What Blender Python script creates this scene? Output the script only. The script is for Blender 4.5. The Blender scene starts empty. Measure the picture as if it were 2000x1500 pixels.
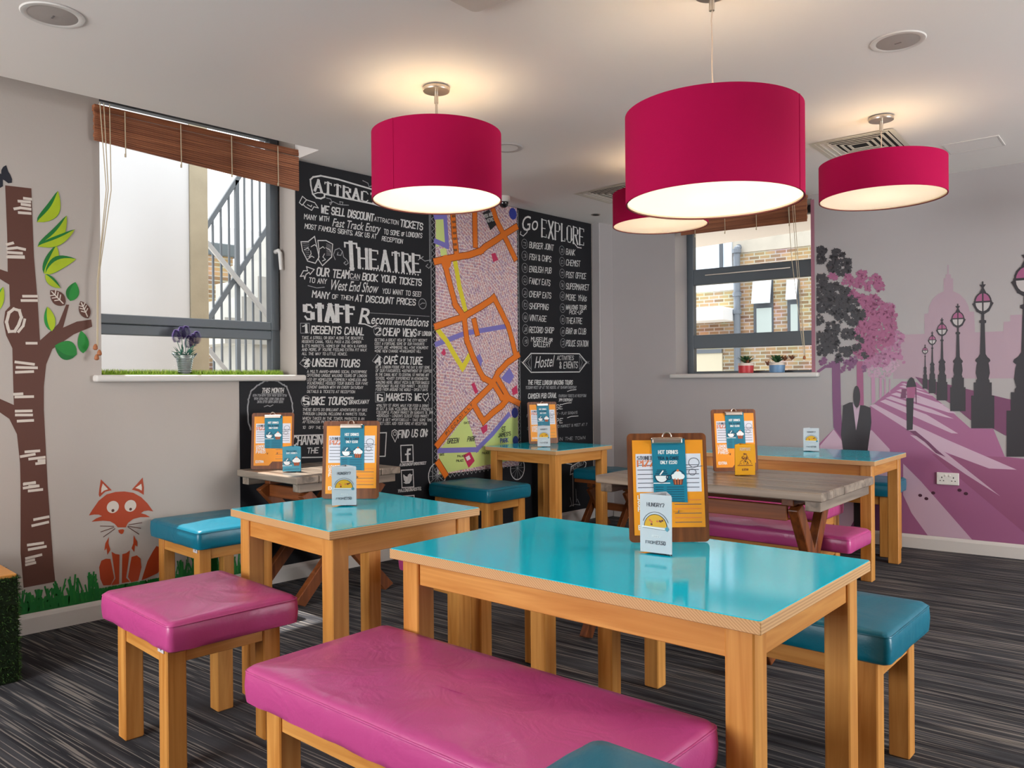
import bpy, bmesh, math, random
from mathutils import Vector, Matrix
random.seed(7)
sc = bpy.context.scene
C = sc.collection
sin, cos, pi = math.sin, math.cos, math.pi
R = math.radians

# ------------------------------------------------------------------ camera
EYE = 1.28
FOCAL = 1563.8            # in pixels of the 2000 x 1500 frame
PITCH, ROLL, YAW = -.0031, .0083, .7704
_cr, _sr, _cp, _sp, _ca, _sa = cos(ROLL), sin(ROLL), cos(PITCH), sin(PITCH), cos(YAW), sin(YAW)
def cam_dir(x, y, z):     # camera axes (right, down, forward) -> world direction
    x, y = _cr*x - _sr*y, _sr*x + _cr*y
    y, z = _cp*y - _sp*z, _sp*y + _cp*z
    return Vector((_ca*x - _sa*z, _sa*x + _ca*z, -y))
cam_data = bpy.data.cameras.new('camera')
cam = bpy.data.objects.new('camera', cam_data); C.objects.link(cam)
r_, d_, f_ = cam_dir(1, 0, 0), cam_dir(0, 1, 0), cam_dir(0, 0, 1)
cam.matrix_world = Matrix(((r_.x, -d_.x, -f_.x, 0), (r_.y, -d_.y, -f_.y, 0), (r_.z, -d_.z, -f_.z, EYE), (0, 0, 0, 1)))
cam_data.sensor_width = 36; cam_data.lens = FOCAL/2000*36
cam_data.clip_start = .02; cam_data.clip_end = 200
sc.camera = cam

# ------------------------------------------------------------------ sky, sun, daylight, exposure
world = bpy.data.worlds.new('sky'); sc.world = world; world.use_nodes = True
bg = world.node_tree.nodes['Background']
bg.inputs['Color'].default_value = (.93, .97, 1, 1); bg.inputs['Strength'].default_value = 1.45
sun_d = bpy.data.lights.new('sun', 'SUN'); sun_d.energy = 6.0; sun_d.angle = R(1.0); sun_d.color = (1, .95, .88)
sun = bpy.data.objects.new('sun', sun_d); C.objects.link(sun)
sun.rotation_euler = Vector((1, .15, -2.4)).to_track_quat('-Z', 'Y').to_euler(); sun.location = (-9, 6, 9)
def area(name, loc, aim, sx, sy, power, col=(.95, .98, 1)):
    l = bpy.data.lights.new(name, 'AREA'); l.shape = 'RECTANGLE'; l.size = sx; l.size_y = sy; l.energy = power; l.color = col
    o = bpy.data.objects.new(name, l); C.objects.link(o); o.location = loc
    o.rotation_euler = (Vector(aim)-Vector(loc)).to_track_quat('-Z', 'Y').to_euler()
    return o
# added fill lamps, in place of daylight from unseen windows behind the camera
area('daylight_fill_front', (-2.9, -3.35, 1.7), (-2.4, 3, 3.6), 2.9, 1.7, 115)
area('daylight_fill_right', (3.35, 4.7, 1.7), (-2, 3.4, 3.2), 1.7, 3.4, 145)
def portal(name, loc, aim, sx, sy):
    o = area(name, loc, aim, sx, sy, 1); o.data.cycles.is_portal = True
portal('window_daylight', (-4.97, 2.185, 2.0), (0, 2.185, 2.0), 1.2, 1.45)
portal('window_daylight', (-3.38, 6.56, 2.0), (-3.0, 3.6, 2.0), 1.2, 1.45)
vs = sc.view_settings
vs.view_transform = 'Standard'; vs.look = 'None'; vs.gamma = 1; vs.use_curve_mapping = False; vs.exposure = .85
sc.cycles.max_bounces = 8; sc.cycles.diffuse_bounces = 5; sc.cycles.glossy_bounces = 3; sc.cycles.transmission_bounces = 4
sc.cycles.transparent_max_bounces = 8; sc.cycles.caustics_reflective = False; sc.cycles.caustics_refractive = False
sc.cycles.sample_clamp_indirect = 6

# ------------------------------------------------------------------ materials
def lin(c):
    f = lambda v: v/12.92 if v <= .04045 else ((v+.055)/1.055)**2.4
    return tuple(f(v/255) for v in c[:3]) + (1,)
MATS = {}
def base(name):
    m = bpy.data.materials.new(name); m.use_nodes = True
    return m, m.node_tree, m.node_tree.nodes['Principled BSDF']
def mat(name, col, rough=.6, spec=.4, metal=0, bump=0, bscale=60, var=0, vscale=3, coat=0):
    if name in MATS: return MATS[name]
    m, t, b = base(name); c = lin(col)
    b.inputs['Base Color'].default_value = c; b.inputs['Roughness'].default_value = rough
    b.inputs['Metallic'].default_value = metal; b.inputs['Specular IOR Level'].default_value = spec
    if coat: b.inputs['Coat Weight'].default_value = coat; b.inputs['Coat Roughness'].default_value = .12
    if bump or var:
        tc = t.nodes.new('ShaderNodeTexCoord')
    if bump:
        n = t.nodes.new('ShaderNodeTexNoise'); n.inputs['Scale'].default_value = bscale; n.inputs['Detail'].default_value = 4
        t.links.new(tc.outputs['Object'], n.inputs['Vector'])
        bp = t.nodes.new('ShaderNodeBump'); bp.inputs['Strength'].default_value = bump; bp.inputs['Distance'].default_value = .01
        t.links.new(n.outputs['Fac'], bp.inputs['Height']); t.links.new(bp.outputs['Normal'], b.inputs['Normal'])
    if var:
        n = t.nodes.new('ShaderNodeTexNoise'); n.inputs['Scale'].default_value = vscale; n.inputs['Detail'].default_value = 5
        t.links.new(tc.outputs['Object'], n.inputs['Vector'])
        cr = t.nodes.new('ShaderNodeValToRGB')
        cr.color_ramp.elements[0].position = .3; cr.color_ramp.elements[1].position = .7
        cr.color_ramp.elements[0].color = tuple(v*(1-var) for v in c[:3])+(1,)
        cr.color_ramp.elements[1].color = tuple(min(1, v*(1+var)) for v in c[:3])+(1,)
        t.links.new(n.outputs['Fac'], cr.inputs['Fac']); t.links.new(cr.outputs['Color'], b.inputs['Base Color'])
    MATS[name] = m
    return m
def wood(name, dark, light, axis, rough=.4, scale=9, stretch=.06, spec=.4, bump=.08):
    if name in MATS: return MATS[name]
    m, t, b = base(name); L = t.links
    tc = t.nodes.new('ShaderNodeTexCoord'); mp = t.nodes.new('ShaderNodeMapping')
    s = [1, 1, 1]; s[axis] = stretch; mp.inputs['Scale'].default_value = s
    L.new(tc.outputs['Object'], mp.inputs['Vector'])
    n = t.nodes.new('ShaderNodeTexNoise'); n.inputs['Scale'].default_value = scale*3; n.inputs['Detail'].default_value = 5; n.inputs['Distortion'].default_value = .8
    L.new(mp.outputs['Vector'], n.inputs['Vector'])
    cr = t.nodes.new('ShaderNodeValToRGB'); cr.color_ramp.elements[0].position = .3; cr.color_ramp.elements[1].position = .72
    cr.color_ramp.elements[0].color = lin(dark); cr.color_ramp.elements[1].color = lin(light)
    L.new(n.outputs['Fac'], cr.inputs['Fac']); L.new(cr.outputs['Color'], b.inputs['Base Color'])
    b.inputs['Roughness'].default_value = rough; b.inputs['Specular IOR Level'].default_value = spec
    bp = t.nodes.new('ShaderNodeBump'); bp.inputs['Strength'].default_value = bump; bp.inputs['Distance'].default_value = .004
    L.new(n.outputs['Fac'], bp.inputs['Height']); L.new(bp.outputs['Normal'], b.inputs['Normal'])
    MATS[name] = m
    return m
def leather(name, col, rough=.34):
    if name in MATS: return MATS[name]
    m, t, b = base(name); L = t.links
    tc = t.nodes.new('ShaderNodeTexCoord')
    n1 = t.nodes.new('ShaderNodeTexNoise'); n1.inputs['Scale'].default_value = 7; n1.inputs['Detail'].default_value = 3; n1.inputs['Distortion'].default_value = 1.2
    n2 = t.nodes.new('ShaderNodeTexNoise'); n2.inputs['Scale'].default_value = 240; n2.inputs['Detail'].default_value = 2
    for n in (n1, n2): L.new(tc.outputs['Object'], n.inputs['Vector'])
    b1 = t.nodes.new('ShaderNodeBump'); b1.inputs['Strength'].default_value = .35; b1.inputs['Distance'].default_value = .012
    b2 = t.nodes.new('ShaderNodeBump'); b2.inputs['Strength'].default_value = .12; b2.inputs['Distance'].default_value = .002
    L.new(n1.outputs['Fac'], b1.inputs['Height']); L.new(n2.outputs['Fac'], b2.inputs['Height'])
    L.new(b1.outputs['Normal'], b2.inputs['Normal']); L.new(b2.outputs['Normal'], b.inputs['Normal'])
    b.inputs['Base Color'].default_value = lin(col); b.inputs['Roughness'].default_value = rough
    b.inputs['Specular IOR Level'].default_value = .5
    MATS[name] = m
    return m
def emit_mat(name, col, s):
    m, t, b = base(name)
    b.inputs['Emission Color'].default_value = lin(col); b.inputs['Emission Strength'].default_value = s
    b.inputs['Base Color'].default_value = lin(col)
    return m
def glass_mat(name, refl=.07, tint=(1, 1, 1, 1)):
    m = bpy.data.materials.new(name); m.use_nodes = True; t = m.node_tree; t.nodes.clear()
    o = t.nodes.new('ShaderNodeOutputMaterial'); mx = t.nodes.new('ShaderNodeMixShader')
    tr = t.nodes.new('ShaderNodeBsdfTransparent'); gl = t.nodes.new('ShaderNodeBsdfGlossy')
    tr.inputs['Color'].default_value = tint; gl.inputs['Roughness'].default_value = .02
    lw_ = t.nodes.new('ShaderNodeLayerWeight'); lw_.inputs['Blend'].default_value = refl
    t.links.new(lw_.outputs['Fresnel'], mx.inputs['Fac'])
    t.links.new(tr.outputs[0], mx.inputs[1]); t.links.new(gl.outputs[0], mx.inputs[2]); t.links.new(mx.outputs[0], o.inputs[0])
    return m

BEECH = [wood('beech_'+'xyz'[a], (186, 118, 48), (222, 160, 84), a) for a in range(3)]
RAWWOOD = [wood('dark_stain_'+'xyz'[a], (92, 46, 20), (146, 80, 36), a, rough=.45) for a in range(3)]
GREYWOOD = [wood('weathered_'+'xyz'[a], (104, 92, 82), (168, 152, 136), a, rough=.3, scale=7, stretch=.05) for a in range(3)]
WALNUT = wood('walnut_board', (92, 46, 20), (132, 74, 36), 2, rough=.45, scale=16)
MAGENTA = leather('magenta_leatherette', (190, 72, 134), .3)
TEAL = leather('teal_leatherette', (0, 108, 132))
CYAN = mat('turquoise_laminate', (0, 208, 236), rough=.09, spec=.5)
WHITE = mat('white_paint', (214, 208, 202), rough=.55, bump=.03, bscale=40)
WALLP = mat('wall_paint', (184, 174, 166), rough=.7, bump=.04, bscale=90, var=.02, vscale=2)
WALLG = mat('mural_wall_paint', (168, 161, 160), rough=.45, bump=.03, bscale=90, var=.02, vscale=2)
CEIL = mat('ceiling_paint', (236, 229, 223), rough=.75, bump=.03, bscale=50)
STEEL = mat('brushed_steel', (190, 182, 172), rough=.32, metal=1)
CHROME = mat('bright_metal', (205, 190, 178), rough=.34, metal=1)
ALU = mat('grey_window_frame', (84, 91, 97), rough=.42)
DARK = mat('dark_recess', (22, 20, 18), rough=.8)
GLASS = glass_mat('window_glass', .05)
ACRYL = glass_mat('clear_acrylic', .1)

# ------------------------------------------------------------------ object helpers
def mk(name, bm, mats, parent=None, smooth=None):
    me = bpy.data.meshes.new(name)
    bm.normal_update(); bm.to_mesh(me); bm.free()
    for m in (mats if isinstance(mats, (list, tuple)) else [mats]): me.materials.append(m)
    if smooth is not None:
        for p in me.polygons: p.use_smooth = True
        me.set_sharp_from_angle(angle=R(smooth))
    o = bpy.data.objects.new(name, me); C.objects.link(o)
    if parent: o.parent = parent
    return o
def tag(o, label=None, cat=None, group=None, kind=None):
    if label: o['label'] = label
    if cat: o['category'] = cat
    if group: o['group'] = group
    if kind: o['kind'] = kind
    return o
def thing(name, label, cat, loc=(0, 0, 0), rz=0, group=None):
    o = bpy.data.objects.new(name, None); C.objects.link(o); o.empty_display_size = .1
    o.location = loc; o.rotation_euler = (0, 0, rz)
    return tag(o, label, cat, group)
def struct(name, bm, mats, smooth=None, label=None):
    return tag(mk(name, bm, mats, None, smooth), label, None, None, 'structure')
def copy_tree(o, parent=None):
    c = o.copy(); C.objects.link(c)
    if parent: c.parent = parent
    for ch in list(o.children): copy_tree(ch, c)
    return c
def dup(o, label, loc, rz, group=None):
    c = copy_tree(o); c.location = loc; c.rotation_euler = (0, 0, rz); c['label'] = label
    if group: c['group'] = group
    return c
def BM(): return bmesh.new()
def box(bm, x0, x1, y0, y1, z0, z1, bev=0, M=None, mi=0, seg=1):
    vs_ = [bm.verts.new(p) for p in ((x0, y0, z0), (x1, y0, z0), (x1, y1, z0), (x0, y1, z0), (x0, y0, z1), (x1, y0, z1), (x1, y1, z1), (x0, y1, z1))]
    fs = [bm.faces.new([vs_[i] for i in q]) for q in ((0, 3, 2, 1), (4, 5, 6, 7), (0, 1, 5, 4), (1, 2, 6, 5), (2, 3, 7, 6), (3, 0, 4, 7))]
    for f in fs: f.material_index = mi
    if M is not None: bmesh.ops.transform(bm, matrix=M, verts=vs_)
    if bev:
        es = list({e for f in fs for e in f.edges})
        bmesh.ops.bevel(bm, geom=es, offset=bev, segments=seg, affect='EDGES', profile=.5, material=mi)
    return fs
def beam(bm, a, b, w, h, up=(0, 0, 1), bev=.003, mi=0):
    a, b = Vector(a), Vector(b); d = b-a; L = d.length; d.normalize()
    s = d.cross(Vector(up)).normalized(); u = s.cross(d)
    M = Matrix((( s.x, d.x, u.x, a.x), (s.y, d.y, u.y, a.y), (s.z, d.z, u.z, a.z), (0, 0, 0, 1)))
    box(bm, -w/2, w/2, 0, L, -h/2, h/2, bev, M, mi)
def tube(bm, pts, r, n=8, closed=False, mi=0):
    pts = [Vector(p) for p in pts]; rings = []
    N_ = len(pts); prev = None
    for i, p in enumerate(pts):
        a = pts[(i-1) % N_] if (closed or i > 0) else p
        b = pts[(i+1) % N_] if (closed or i < N_-1) else p
        t = (b-a).normalized()
        if prev is None:
            prev = t.orthogonal().normalized()
        prev = (prev - t*prev.dot(t)).normalized(); q = t.cross(prev)
        rr = r[i] if isinstance(r, (list, tuple)) else r
        rings.append([bm.verts.new(p + (prev*cos(2*pi*k/n) + q*sin(2*pi*k/n))*rr) for k in range(n)])
    m = N_ if closed else N_-1
    for i in range(m):
        A, B = rings[i], rings[(i+1) % N_]
        for k in range(n):
            bm.faces.new((A[k], A[(k+1) % n], B[(k+1) % n], B[k])).material_index = mi
    if not closed:
        for rg in (rings[0][::-1], rings[-1]): bm.faces.new(rg).material_index = mi
def lathe(bm, prof, n=32, c=(0, 0, 0), M=None, mi=0, mis=None, cap=True):
    rings = []; new = []
    for r, z in prof:
        rg = [bm.verts.new((c[0]+r*cos(2*pi*k/n), c[1]+r*sin(2*pi*k/n), c[2]+z)) for k in range(n)]
        rings.append(rg); new += rg
    for i in range(len(rings)-1):
        for k in range(n):
            f = bm.faces.new((rings[i][k], rings[i][(k+1) % n], rings[i+1][(k+1) % n], rings[i+1][k]))
            f.material_index = mis[i] if mis else mi
    if cap:
        for rg, q in ((rings[0][::-1], 0), (rings[-1], -1)):
            f = bm.faces.new(rg); f.material_index = (mis[q] if mis else mi)
    if M is not None: bmesh.ops.transform(bm, matrix=M, verts=new)
def prism(bm, poly, z0, z1, M=None, mi=0):      # outline in xy, extruded in z
    a = [bm.verts.new((x, y, z0)) for x, y in poly]; b = [bm.verts.new((x, y, z1)) for x, y in poly]
    n = len(poly)
    bm.faces.new(a[::-1]).material_index = mi; bm.faces.new(b).material_index = mi
    for i in range(n): bm.faces.new((a[i], a[(i+1) % n], b[(i+1) % n], b[i])).material_index = mi
    if M is not None: bmesh.ops.transform(bm, matrix=M, verts=a+b)
def rrect(w, d, r, n=4):
    out = []
    for cx, cy, a0 in ((w/2-r, d/2-r, 0), (-w/2+r, d/2-r, 90), (-w/2+r, -d/2+r, 180), (w/2-r, -d/2+r, 270)):
        for k in range(n+1):
            a = R(a0+90*k/n); out.append((cx+r*cos(a), cy+r*sin(a)))
    return out

# ------------------------------------------------------------------ surveyed planes: a sight line met with a real surface
EYEV = Vector((0, 0, EYE))
def sight(px, py): return cam_dir((px-1000)/FOCAL, (py-750)/FOCAL, 1)
class Plane:
    def __init__(s, O, U, N, off=0):
        s.O, s.U, s.N, s.off = Vector(O), Vector(U).normalized(), Vector(N).normalized(), off
    def uv(s, px, py):
        d = sight(px, py); t = (s.O-EYEV).dot(s.N)/d.dot(s.N); p = EYEV+d*t-s.O
        return p.dot(s.U), p.z
    def p3(s, u, v, lay=0): return Vector((s.O.x+s.U.x*u, s.O.y+s.U.y*u, v)) + s.N*(s.off+lay*.00026)
WX = -4.675
SB = .135
WALL_A = Plane((WX, 0, 0), (0, 1, 0), (1, 0, 0), .002)
OB = Vector((-4.67, 6.09, 0)); UB = Vector((1, SB, 0)).normalized(); NB = Vector((UB.y, -UB.x, 0))
WALL_B = Plane(OB, UB, NB, .002)
def wb(u, off=0, z=0): return Vector((OB.x+UB.x*u+NB.x*off, OB.y+UB.y*u+NB.y*off, z))
class Local:                                   # flat artwork in a thing's own x (right) / z (up), facing -y
    def __init__(s, y=0): s.y = y
    def p3(s, u, v, lay=0): return Vector((u, s.y-lay*.0003, v))
class Art:
    """collects flat polygons and brush strokes lying on one plane"""
    def __init__(s, plane): s.pl, s.bm, s.mats, s.n = plane, BM(), [], 0
    def mi(s, m):
        if m not in s.mats: s.mats.append(m)
        return s.mats.index(m)
    def px(s, pts): return [s.pl.uv(*p) for p in pts]
    def poly(s, uv, m, lay=0):
        s.n += 1; lay += (s.n % 16)*.04        # brush marks lie over one another, never in one plane
        try: f = s.bm.faces.new([s.bm.verts.new(s.pl.p3(u, v, lay)) for u, v in uv]); f.material_index = s.mi(m)
        except ValueError: pass
    def ppoly(s, pts, m, lay=0): s.poly(s.px(pts), m, lay)
    def stroke(s, uv, w, m, lay=0, ext=.5):
        for (a, b), (c, d) in zip(uv[:-1], uv[1:]):
            L = math.hypot(c-a, d-b)
            if L < 1e-6: continue
            tx, ty = (c-a)/L*w/2, (d-b)/L*w/2
            e = ext*2
            s.poly([(a-tx*e-ty, b-ty*e+tx), (a-tx*e+ty, b-ty*e-tx), (c+tx*e+ty, d+ty*e-tx), (c+tx*e-ty, d+ty*e+tx)], m, lay)
    def pstroke(s, pts, w, m, lay=0, ext=.5): s.stroke(s.px(pts), w, m, lay, ext)
    def ell(s, cu, cv, ru, rv, m, lay=0, n=20, a0=0, a1=360):
        s.poly([(cu+ru*cos(R(a0+(a1-a0)*k/n)), cv+rv*sin(R(a0+(a1-a0)*k/n))) for k in range(n if a1-a0 == 360 else n+1)], m, lay)
    def ring(s, cu, cv, ru, rv, w, m, lay=0, n=18, a0=0, a1=360):
        s.stroke([(cu+ru*cos(R(a0+(a1-a0)*k/n)), cv+rv*sin(R(a0+(a1-a0)*k/n))) for k in range(n+1)], w, m, lay, .2)
    def done(s, name, parent=None): return mk(name, s.bm, s.mats, parent)

# ------------------------------------------------------------------ lettering: brush-stroke capitals
GL = dict(zip('ABCDEFGHIJKLMNOPQRSTUVWXYZ0123456789', '''002640|1232;00063645443303|3342413000;4536160501103041;00062644422000;46060040|0333;460600|0333;45361605011030414323;0006|4046|0343;0006;36311001;0006|460340;060030;0006234640;00064046;163645413010010516;00063645443303;163645413010010516|2240;00063645443303|2340;453616050413334241301001;0646|2620;060110304146;062046;0610243046;0046|0640;062346|2320;06460040;163645413010010516;052620;05163645440040;0646233342413010;360242|3630;4606043342411001;45160501103041423303;064610;13040516364544331302011030414233;43130405163645411000'''.split(';')))
GL.update({'.': '0001', ',': '1100', "'": '0605', '!': '0602|0001', ':': '0405|0102', '-': '0333', '&': '400516353401103042', '?': '0516364544222120', '+': '2125|0343',
           '/': '0036', '*': '2125|0442|0244', '(': '16150110', ')': '06151100', '\u00a3': '4536160500|0040|0333', '\u00c9': '46060040|0333|1727'})
WID = {'I': .3, '.': .3, ',': 1, "'": .3, '!': .3, ':': .3, 'J': 3, 'L': 3.1, '1': 2.4, '-': 3, '(': 1, ')': 1, ' ': 2.2, '/': 3, 'M': 4.4, 'W': 4.4}
def glyph(ch):
    return [[(int(s[i]), int(s[i+1])) for i in range(0, len(s)-1, 2)] for s in GL.get(ch, '').split('|') if s]
def letters(art, text, p0, p1, h, wt, m, style='hand', lay=3, px=True, jit=.25):
    """text whose baseline runs p0 -> p1 with cap height h; lower case is drawn as small capitals"""
    if px:
        a, b = art.pl.uv(*p0), art.pl.uv(*p1); h = art.pl.uv(p0[0], p0[1]-h)[1]-a[1]
    else: a, b = p0, p1
    items = []; x = 0; gap = 1.5 if style != 'serif' else 2.0
    for ch in text:
        up = ch.upper(); k = .74 if (ch != up) else 1
        w = WID.get(up, 4)*k
        items.append((up, x, k)); x += w + gap*k
    tot = max(x-gap, 1)
    L = math.hypot(b[0]-a[0], b[1]-a[1]); sx = L/tot; sy = h/6
    dx, dy = (b[0]-a[0])/L, (b[1]-a[1])/L
    sh = {'hand': .16, 'serif': 0, 'plain': 0, 'slant': .3}[style]
    rnd = random.Random(len(text)*7+ord(text[0]))
    for up, x0, k in items:
        kw = .8 if up in 'MW' else 1
        dv = rnd.uniform(-jit, jit)*sy if style == 'hand' else 0
        tilt = rnd.uniform(-.05, .05) if style == 'hand' else 0
        def T(g):
            gx, gy = g[0]*(1.1 if up in 'MW' else 1)*k, g[1]*k
            u = (x0+gx)*sx + gy*sy*(sh+tilt); v = gy*sy+dv
            return a[0]+u*dx-v*dy, a[1]+u*dy+v*dx
        for st in glyph(up):
            uv = [T(g) for g in st]
            if style == 'serif':
                for (g0, g1), q0, q1 in zip(zip(st[:-1], st[1:]), uv[:-1], uv[1:]):
                    steep = abs(g1[1]-g0[1]) > abs(g1[0]-g0[0])*1.2
                    art.stroke([q0, q1], wt*(2.1 if steep else .8), m, lay)
                for g, g2 in ((st[0], st[1]), (st[-1], st[-2])):
                    if g[1] not in (0, 6) or up in 'OSCGQ': continue
                    if abs(g[1]-g2[1]) > abs(g[0]-g2[0])*1.2: art.stroke([T((g[0]-.6, g[1])), T((g[0]+.6, g[1]))], wt*.8, m, lay)
                    else: art.stroke([T(g), T((g[0], g[1]-(.9 if g[1] == 6 else -.9)))], wt*.8, m, lay)
            else: art.stroke(uv, wt, m, lay)
_font_cache = {}
def script(art, text, p0, p1, h, m, shear=.32, lay=3, px=True, bold=.0, k_in=1.0):
    """flowing lettering from the built-in typeface, slanted, fitted between p0 and p1"""
    if px:
        a, b = art.pl.uv(*p0), art.pl.uv(*p1); h = art.pl.uv(p0[0], p0[1]-h)[1]-a[1]
    else: a, b = p0, p1
    cu = bpy.data.curves.new('lettering', 'FONT'); cu.body = text; cu.offset = bold; cu.resolution_u = 3
    ob = bpy.data.objects.new('lettering', cu); C.objects.link(ob)
    dg = bpy.context.evaluated_depsgraph_get(); me = bpy.data.meshes.new_from_object(ob.evaluated_get(dg))
    vsx = [(v.co.x, v.co.y) for v in me.vertices]
    x0 = min(v[0] for v in vsx); x1 = max(v[0] for v in vsx)
    L = math.hypot(b[0]-a[0], b[1]-a[1]); s = L/(x1-x0); sy = h/.73
    dx, dy = (b[0]-a[0])/L, (b[1]-a[1])/L
    mi = art.mi(m); nv = []
    for x, y in vsx:
        u, v = (x-x0)*s + y*sy*shear, y*sy
        nv.append(art.bm.verts.new(art.pl.p3(a[0]+u*dx-v*dy, a[1]+u*dy+v*dx, lay)))
    for p in me.polygons:
        try: art.bm.faces.new([nv[i] for i in p.vertices]).material_index = mi
        except ValueError: pass
    bpy.data.objects.remove(ob); bpy.data.curves.remove(cu); bpy.data.meshes.remove(me)

# ================================================================== the room
CH = 2.747
def cz(x): return CH + .012*(x-WX)          # the ceiling rises slightly away from the chalkboard wall
W1 = (1.585, 2.785, 1.30, 2.98)               # window_1 opening along y and z
POCK_X, POCK_Y = -4.385, 2.79                 # recess for the blind in the ceiling
YF, XR_ = -3.6, 3.6
# floor with woven carpet tiles
def carpet():
    m, t, b = base('striped_carpet'); L = t.links
    tc = t.nodes.new('ShaderNodeTexCoord')
    rot = t.nodes.new('ShaderNodeMapping'); rot.inputs['Rotation'].default_value = (0, 0, -math.atan(SB)+.02)
    L.new(tc.outputs['Object'], rot.inputs['Vector'])
    def streak(sx, sy, lo, hi, off):
        mp = t.nodes.new('ShaderNodeMapping'); mp.inputs['Scale'].default_value = (sx, sy, 1); mp.inputs['Location'].default_value = (off, off*1.7, 0)
        L.new(rot.outputs['Vector'], mp.inputs['Vector'])
        n = t.nodes.new('ShaderNodeTexNoise'); n.inputs['Scale'].default_value = 1; n.inputs['Detail'].default_value = 1.5; n.inputs['Roughness'].default_value = .4
        L.new(mp.outputs['Vector'], n.inputs['Vector'])
        r = t.nodes.new('ShaderNodeMapRange'); r.inputs['From Min'].default_value = lo; r.inputs['From Max'].default_value = hi
        L.new(n.outputs['Fac'], r.inputs['Value']); return r.outputs['Result']
    a = streak(2.2, 135, .595, .64, 0); c = streak(1.3, 74, .615, .66, 9); w = streak(.9, 30, .35, .7, 4)
    mx = t.nodes.new('ShaderNodeMath'); mx.operation = 'MAXIMUM'; L.new(a, mx.inputs[0]); L.new(c, mx.inputs[1])
    c1 = t.nodes.new('ShaderNodeMix'); c1.data_type = 'RGBA'; c1.inputs['A'].default_value = lin((48, 48, 52)); c1.inputs['B'].default_value = lin((80, 80, 84))
    L.new(w, c1.inputs['Factor'])
    c2 = t.nodes.new('ShaderNodeMix'); c2.data_type = 'RGBA'; c2.inputs['B'].default_value = lin((158, 150, 142))
    mm = t.nodes.new('ShaderNodeMath'); mm.operation = 'MULTIPLY'; mm.inputs[1].default_value = .62; L.new(mx.outputs[0], mm.inputs[0])
    L.new(mm.outputs[0], c2.inputs['Factor']); L.new(c1.outputs['Result'], c2.inputs['A'])
    L.new(c2.outputs['Result'], b.inputs['Base Color']); b.inputs['Roughness'].default_value = .95; b.inputs['Specular IOR Level'].default_value = .1
    n = t.nodes.new('ShaderNodeTexNoise'); n.inputs['Scale'].default_value = 420; n.inputs['Detail'].default_value = 2; L.new(tc.outputs['Object'], n.inputs['Vector'])
    bp = t.nodes.new('ShaderNodeBump'); bp.inputs['Strength'].default_value = .5; bp.inputs['Distance'].default_value = .004
    L.new(n.outputs['Fac'], bp.inputs['Height']); L.new(bp.outputs['Normal'], b.inputs['Normal'])
    return m
bm = BM(); box(bm, WX-.3, XR_+.3, YF-.3, 7.6, -.12, 0); struct('floor', bm, carpet())
# ceiling slab with the blind recess left open
bm = BM()
def slab(x0, x1, y0, y1):
    v = [bm.verts.new((x, y, cz(x)+dz)) for dz in (0, .3) for x, y in ((x0, y0), (x1, y0), (x1, y1), (x0, y1))]
    for q in ((0, 3, 2, 1), (4, 5, 6, 7), (0, 1, 5, 4), (1, 2, 6, 5), (2, 3, 7, 6), (3, 0, 4, 7)): bm.faces.new([v[i] for i in q])
slab(POCK_X, XR_+.3, YF-.3, POCK_Y); slab(WX-.3, XR_+.3, POCK_Y, 7.8)
box(bm, WX-.3, POCK_X, YF-.3, POCK_Y, 3.04, 3.06)
struct('ceiling', bm, CEIL)
# left wall
bm = BM(); T_ = WX-.3; yb_ = 6.2
box(bm, T_, WX, YF, W1[0], -.1, 3.05); box(bm, T_, WX, W1[1], yb_, -.1, 3.05)
box(bm, T_, WX, W1[0], W1[1], -.1, W1[2]); box(bm, T_, WX, W1[0], W1[1], W1[3], 3.05)
struct('wall_left', bm, WALLP)
# mural wall (wall_back) with window_2 opening
W2 = (.725, 1.923, 1.30, 2.74)
MB_ = Matrix(((UB.x, -NB.x, 0, OB.x), (UB.y, -NB.y, 0, OB.y), (0, 0, 1, 0), (0, 0, 0, 1)))     # local: x along the wall, y outwards
bm = BM()
box(bm, -.05, W2[0], 0, .35, -.1, 3.1, 0, MB_); box(bm, W2[1], 8.6, 0, .35, -.1, 3.1, 0, MB_)
box(bm, W2[0], W2[1], 0, .35, -.1, W2[2], 0, MB_); box(bm, W2[0], W2[1], 0, .35, W2[3], 3.1, 0, MB_)
struct('wall_back', bm, WALLG)
# walls behind the photographer, with wide glazing openings
bm = BM()
box(bm, T_, XR_, YF-.2, YF, -.1, .85); box(bm, T_, XR_, YF-.2, YF, 2.65, 3.05)
box(bm, T_, -4.4, YF-.2, YF, .85, 2.65); box(bm, -1.4, XR_, YF-.2, YF, .85, 2.65)
struct('wall_front', bm, WALLP)
bm = BM()
box(bm, XR_, XR_+.2, YF-.2, 7.4, -.1, .85); box(bm, XR_, XR_+.2, YF-.2, 7.4, 2.65, 3.05)
box(bm, XR_, XR_+.2, YF-.2, 2.9, .85, 2.65); box(bm, XR_, XR_+.2, 6.5, 7.4, .85, 2.65)
struct('wall_right', bm, WALLP)
# boxed pipe casing in the corner
bm = BM(); box(bm, WX, -4.585, 5.905, 6.12, 0, cz(WX)+.02, .006); struct('trim_1', bm, WALLG)
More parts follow.
